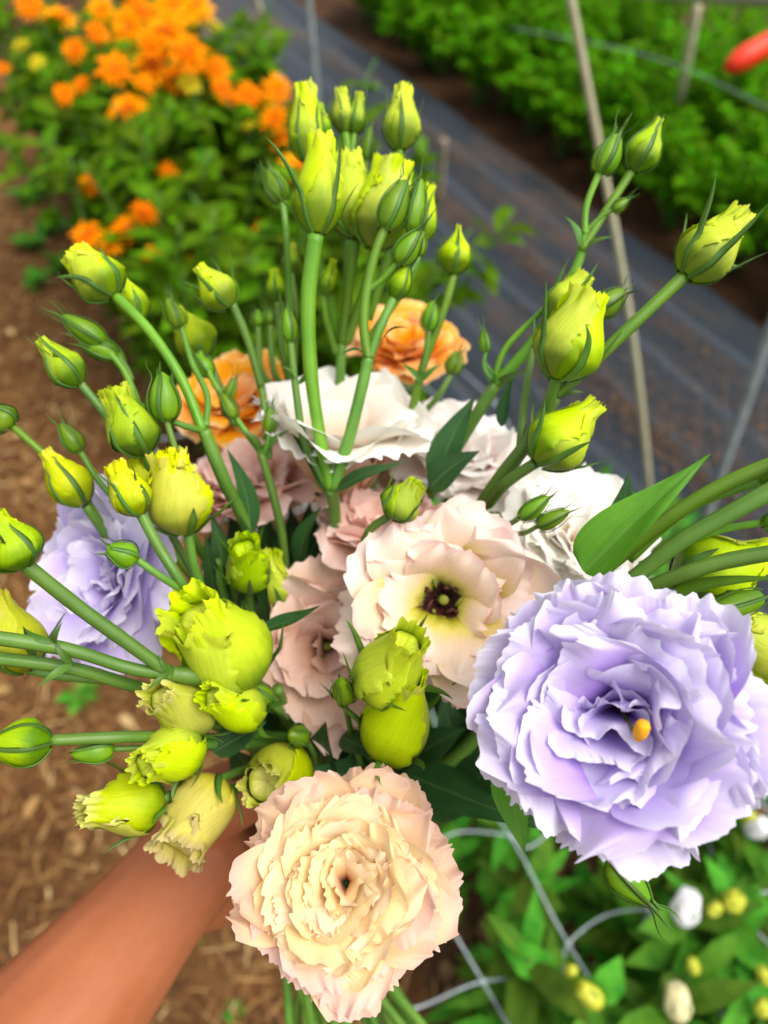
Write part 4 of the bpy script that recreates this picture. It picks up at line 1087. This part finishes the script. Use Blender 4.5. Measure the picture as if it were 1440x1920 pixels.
stem(t, [(400, 1400, .305), (300, 1402, .28), (212, 1404, .27)], 14, 12)
bud(t, (214, 1404, .27), (128, 1416, .263), 44, 'green', 145, slen=1.1)
stem(t, [(530, 1440, .365), (440, 1480, .325), (300, 1496, .283)], 18, 22)
bud(t, (304, 1500, .283), (156, 1522, .262), 108, 'cream', 146, tipw=.4, spread=.55, slen=.7, frill=1.3)
bud(t, (410, 1462, .30), (330, 1600, .272), 112, 'wither', 147, tipw=.75, spread=.3, slen=.5, frill=2.6)
stem(t, [(530, 1440, .365), (470, 1440, .33), (410, 1462, .30)], 16, 16)
bud(t, (545, 1446, .325), (488, 1472, .285), 116, 'cream', 148, tipw=.55, spread=.3, slen=.5, frill=1.2)
stem(t, [(560, 1470, .37), (560, 1450, .345), (545, 1446, .325)], 18, 18)
bud(t, (505, 1318, .30), (478, 1284, .292), 36, 'green', 149)
stem(t, [(545, 1360, .345), (530, 1340, .315), (505, 1318, .30)], 13, 12)
leaf(t, (490, 1180, .30), (600, 1136, .286), 40, 'leaf_dark', D2(-.1, .8, .6), -.08, .25, 150)
leaf(t, (400, 1410, .30), (500, 1352, .31), 54, 'leaf_dark', D2(0, .6, .8), .06, .2, 151)
leaf(t, (600, 1450, .345), (612, 1352, .31), 80, 'leaf_dark', D2(-.2, .2, .9), .05, .2, 152)
leaf(t, (690, 1470, .345), (585, 1440, .32), 70, 'leaf_dark', D2(.2, .5, .8), .06, .2, 153)

# 21 - lime buds in the hollow between lavender and pink
t = cut_stem('lisianthus spray with two short lime buds in the hollow beside the lavender bloom', 20)
main_stem(t, 20, [(470, 1110, .34), (490, 1200, .35), (530, 1350, .37)], 22, 22)
bud(t, (470, 1098, .328), (456, 1022, .302), 78, 'lime_green', 160, tipw=.62, spread=.4, slen=1.1, hug=.3, frill=1.4)
bud(t, (522, 1142, .34), (508, 1040, .328), 64, 'lime', 161, tipw=.55, spread=.3, slen=.6, frill=1.0)
stem(t, [(522, 1142, .34), (510, 1200, .348), (520, 1300, .365)], 16, 16)
for k, (bp, tp, w) in enumerate([((410, 1130, .335), (385, 1000, .318), 36), ((440, 1160, .335), (490, 985, .325), 24), ((445, 1180, .34), (405, 1040, .33), 30), ((500, 1190, .345), (492, 1040, .315), 30), ((560, 1060, .35), (602, 950, .338), 44)]):
    leaf(t, bp, tp, w, 'leaf_dark', D2(.3-.2*k, .3, .9), .05, .3, 162+k)
for k in range(3):
    stem(t, [(405+k*26, 1050+8*k, .325), (425+k*22, 1130, .335), (470+k*12, 1230, .352)], 18, 20)

# 22 - right spray with the big lime buds
t = cut_stem('lisianthus spray with large toothed lime buds reaching out over the dark fabric', 21)
main_stem(t, 21, [(1040, 745, .30), (985, 835, .305), (905, 945, .325), (800, 1130, .36)], 30, 28)
stem(t, [(1040, 742, .30), (1100, 690, .297), (1190, 605, .293), (1284, 516, .29)], 22, 26, 'stem_lime')
bud(t, (1282, 520, .29), (1390, 402, .285), 104, 'lime', 170, tipw=.42, spread=.7, slen=1.0, hug=.25, frill=1.0)
stem(t, [(1025, 770, .30), (1035, 735, .293), (1044, 708, .287)], 22, 22)
bud(t, (1042, 712, .287), (1104, 552, .28), 128, 'lime', 171, tipw=.5, spread=.6, slen=.9, hug=.2, frill=1.3)
stem(t, [(915, 945, .323), (950, 905, .305), (1004, 868, .293)], 22, 22)
bud(t, (1004, 868, .293), (1116, 758, .286), 112, 'lime', 172, tipw=.3, spread=.5, slen=.7, hug=.3, frill=.8)
stem(t, [(975, 840, .306), (985, 740, .31), (1000, 650, .315)], 17, 14)
bud(t, (1035, 600, .315), (1095, 518, .312), 76, 'lime', 173, tipw=.45, spread=.3, slen=1.1, frill=.8)
stem(t, [(1000, 655, .315), (1015, 630, .315), (1035, 600, .315)], 13, 12)
bracts(t, (1040, 745, .30), D2(.5, .8, 0), 60, 174)

# 23 - right spray, slim buds
t = cut_stem('lisianthus spray with a pair of slim green buds pointing up past the pale rod', 22)
main_stem(t, 22, [(930, 720, .33), (850, 850, .345), (780, 980, .37), (720, 1150, .385)], 26, 26)
stem(t, [(930, 722, .33), (1000, 640, .326), (1050, 560, .32), (1085, 490, .316), (1098, 430, .313)], 24, 16, 'stem_lime')
stem(t, [(1096, 440, .313), (1100, 385, .312), (1124, 322, .31)], 13, 13, 'stem_lime')
bud(t, (1124, 326, .31), (1162, 246, .307), 50, 'green', 180, slen=1.25)
stem(t, [(1090, 470, .314), (1140, 390, .312), (1186, 318, .31)], 16, 17, 'stem_lime')
bud(t, (1184, 322, .31), (1236, 226, .306), 68, 'lime_green', 181, tipw=.2, spread=.02, slen=1.15, hug=.85, frill=.3)
stem(t, [(1096, 436, .313), (1130, 404, .311), (1150, 392, .31)], 10, 9, 'stem_lime')
bud(t, (1148, 396, .31), (1180, 372, .308), 22, 'green', 182, slen=1.5)
stem(t, [(925, 715, .33), (950, 650, .328), (1020, 580, .324)], 12, 12, 'stem_lime')
stem(t, [(925, 720, .33), (908, 690, .331), (910, 660, .33)], 9, 8)
bud(t, (910, 662, .33), (906, 615, .33), 20, 'green', 183, slen=1.3)
stem(t, [(1060, 545, .319), (1090, 580, .314), (1120, 588, .31)], 10, 10)
bud(t, (1118, 590, .31), (1174, 540, .307), 46, 'green', 184, slen=1.15)
leaf(t, (940, 800, .335), (966, 700, .334), 24, 'leaf_dark', D2(-.4, .2, .9), .04, .2, 185)
bracts(t, (1092, 470, .314), D2(.4, .9, 0), 70, 186)
bracts(t, (928, 722, .33), D2(.3, .9, 0), 60, 187)

# 24 - right stems leaving the frame
t = cut_stem('lisianthus spray with thick stalks arching level above the large lavender bloom', 23)
main_stem(t, 23, [(1160, 1110, .262), (1080, 1190, .29), (940, 1330, .34), (800, 1450, .37)], 30, 30)
stem(t, [(1150, 1116, .262), (1270, 1020, .25), (1360, 968, .243), (1500, 890, .235)], 30, 36)
stem(t, [(1150, 1130, .265), (1270, 1080, .25), (1360, 1052, .243), (1500, 1028, .235)], 28, 34)
stem(t, [(1130, 1070, .275), (1260, 968, .26), (1360, 908, .253), (1500, 850, .246)], 26, 32, 'stem_lime')
stem(t, [(1180, 1050, .28), (1290, 955, .268), (1432, 900, .26)], 17, 17, 'stem_lime')
stem(t, [(1200, 1060, .285), (1330, 1000, .275), (1436, 978, .268)], 14, 14, 'stem_lime')
bud(t, (1425, 905, .26), (1500, 860, .256), 40, 'green', 190)
bud(t, (1428, 985, .268), (1500, 960, .264), 38, 'green', 191)
bud(t, (1500, 890, .235), (1590, 840, .23), 90, 'lime', 194)
bud(t, (1500, 1028, .235), (1590, 1010, .23), 90, 'lime', 195)
bud(t, (1500, 850, .246), (1590, 800, .24), 90, 'lime', 196)
bud(t, (1262, 1092, .285), (1450, 1040, .275), 140, 'lime', 192, tipw=.35, spread=.3, slen=.6, hug=.3, frill=1.1)
stem(t, [(1262, 1092, .285), (1200, 1130, .295), (1100, 1200, .31)], 20, 22)
bud(t, (1490, 1262, .275), (1362, 1158, .265), 120, 'lime', 193, tipw=.5, spread=.3, slen=.5, frill=1.1)
stem(t, [(1490, 1262, .275), (1420, 1300, .29), (1250, 1330, .31), (1050, 1330, .335)], 18, 20)
bud(t, (1432, 1118, .262), (1290, 1160, .256), 46, 'green', 197, slen=1.1)
leaf(t, (1095, 1072, .25), (1332, 852, .238), 90, 'leaf', D2(-.35, .45, .8), .06, .5, 198, 13, 30, wavy=.14, bulge=.31)
leaf(t, (1248, 1124, .252), (1475, 1085, .236), 40, 'leaf', D2(-.1, .9, .5), .04, .3, 199)

# dark leaves low in the bundle, each on one of the stems above
rng = np.random.default_rng(5)
roots = [o for o in COL.objects if o.get('group') == CUT]
for k in range(70):
    t = roots[k % len(roots)]
    x, y = rng.uniform(470, 1080), rng.uniform(1000, 1500)
    d = rng.uniform(.352, .385)
    b_ = P(560+(x-560)*.72, 1560+(y-1560)*.72, d+.012); a_ = rng.normal()*.5
    tip_ = P(x, y, d)
    L_ = np.linalg.norm(tip_-b_); tip_ = b_+(tip_-b_)/L_*min(max(L_, .05), .085)
    leaf(t, b_, tip_, rng.uniform(.008, .014), 'leaf_dark', D2(rng.normal()*.5, .5, .7), rng.uniform(-.05, .12), .2, k, 7, 12)

for k, (bx, by, tx, ty, d) in enumerate([(575, 1130, 560, 985, .372), (560, 1140, 612, 1000, .376), (540, 1120, 520, 1000, .385), (600, 1110, 640, 990, .38), (480, 1120, 450, 1010, .385), (430, 1090, 400, 985, .39),
                                         (590, 1080, 580, 940, .40), (560, 1080, 545, 950, .405), (620, 1080, 610, 960, .41), (520, 1080, 500, 960, .405), (460, 1060, 430, 950, .41), (640, 1060, 660, 960, .41), (860, 1400, 830, 1300, .36), (900, 1420, 930, 1330, .355)]):
    leaf(roots[(k*5) % len(roots)], (bx, by, d+.008), (tx, ty, d), 66, 'leaf_dark', D2(.3*math.sin(k*2.1), .4, .8), .05, .25, 400+k)
# ------------------------------------------------------------------ the photographer's arm and hand
t_ = NT('skin'); ob = t_.obj()
n1 = t_.noise(14, 4, ob); n2 = t_.noise(260, 4, ob); n3 = t_.noise(900, 2, ob)
col = t_.mix(t_.ramp(n1, [(.3, (0, 0, 0)), (.7, (1, 1, 1))]), lin((158, 90, 54)), lin((178, 108, 70)))
col = t_.mix(t_.ramp(n2, [(.5, (0, 0, 0)), (.8, (.25, .25, .25))]), col, lin((144, 74, 46)))
MAT['skin'] = t_.finish(col, .5, .35, t_.bump(n3, .25, .0004), 0, sss=.15, sss_r=(1, .35, .2), sss_scale=.004)
def cam_of(p): q = p-CAMP; return np.array([np.dot(q, RGT), np.dot(q, UPV), np.dot(q, FWD)])
def W(x, y, d): return CAMP+RGT*x+UPV*y+FWD*d
gc = cam_of(GRIP)
WR = P(352, 1622, .372)                       # wrist
wc = cam_of(WR)
import bmesh
bm = bmesh.new()
def blob(c, r):
    m = Matrix.Translation(Vector(c))
    if np.ndim(r): m = m @ Matrix.Diagonal((*r, 1))
    else: m = m @ Matrix.Scale(r, 4)
    bmesh.ops.create_icosphere(bm, subdivisions=2, radius=1.0, matrix=m)
def limb(pts, rad, step=.35, flat=None):
    C = catmull(pts, 24); k = len(pts); r = np.interp(np.linspace(0, k-1, len(C)), np.arange(k), rad)
    G = tube_grid(C, r, 16)
    if flat is not None:                       # flatten the section along one direction
        ax, f = flat
        for i in range(len(C)):
            q = G[i+1]-C[i]; G[i+1] = C[i]+q+np.outer(q@ax, ax)*(f-1)
    nv, nu = G.shape[:2]; vs = [bm.verts.new(v) for v in G.reshape(-1, 3)]
    for f_ in grid_faces(nv, nu, True):
        try: bm.faces.new([vs[i] for i in f_])
        except ValueError: pass
    blob(C[0], r[0]*.98); blob(C[-1], r[-1]*.98)
dirA = np.array([-.040, -.040, -.056]); dirA /= np.linalg.norm(dirA)
def arm(s, dx=0, dy=0): return W(*(wc+dirA*s+np.array([dx, dy, 0])))
limb([arm(-.01), arm(.03), arm(.07), arm(.12), arm(.18), arm(.25)], [.0275, .029, .034, .040, .0445, .042], flat=(CV(.7, -.7, 0), 1.0))
# upper arm back to the shoulder, outside the picture
limb([arm(.25), arm(.27)+(-FWD)*.06-UPV*.02, arm(.25)-FWD*.20+UPV*.02+RGT*.03, arm(.25)-FWD*.33+UPV*.07+RGT*.06], [.041, .044, .05, .058])
# palm on the left of the bundle
A_ = np.array([.02, .975, -.16])              # bundle axis in camera terms (right, up, depth)
def H(x, y, z): return W(*(gc+np.array([x, 0, z])+A_*y))
limb([W(*wc), H(-.052, .002, -.004), H(-.036, .006, .016), H(-.026, .008, .028)], [.027, .031, .030, .024], flat=(CV(1, 0, .8), .8))
limb([W(*wc), H(-.05, -.022, .0), H(-.034, -.026, .022)], [.024, .022, .016])
limb([W(*wc), H(-.05, .026, -.006), H(-.036, .036, .014)], [.022, .021, .015])
for k, (yy, sc) in enumerate(((.036, .95), (.014, 1.05), (-.009, 1.0), (-.031, .82))):
    r0 = .0098*(1 if k < 3 else .88)
    limb([H(-.034, yy, .024), H(-.012, yy+.001, .035), H(.014, yy-.001, .031*sc), H(.030, yy-.002, .010), H(.026, yy-.003, -.012), H(.012, yy-.004, -.022)], [r0*1.12, r0*1.08, r0, r0*.98, r0*.9, r0*.72])
limb([H(-.046, .018, -.012), H(-.036, .036, -.024), H(-.016, .048, -.030), H(.006, .052, -.029), H(.016, .052, -.026)], [.016, .0145, .0118, .0112, .0085])
me = bpy.data.meshes.new('person'); bm.to_mesh(me); bm.free()
me.materials.append(MAT['skin'])
person = add('person', me)
tag(person, 'bare tanned forearm and hand gripping the bouquet by its stems', 'person')
rm = person.modifiers.new('weld', 'REMESH'); rm.mode = 'VOXEL'; rm.voxel_size = .0022; rm.use_smooth_shade = True
sm = person.modifiers.new('soft', 'SMOOTH'); sm.factor = .6; sm.iterations = 8
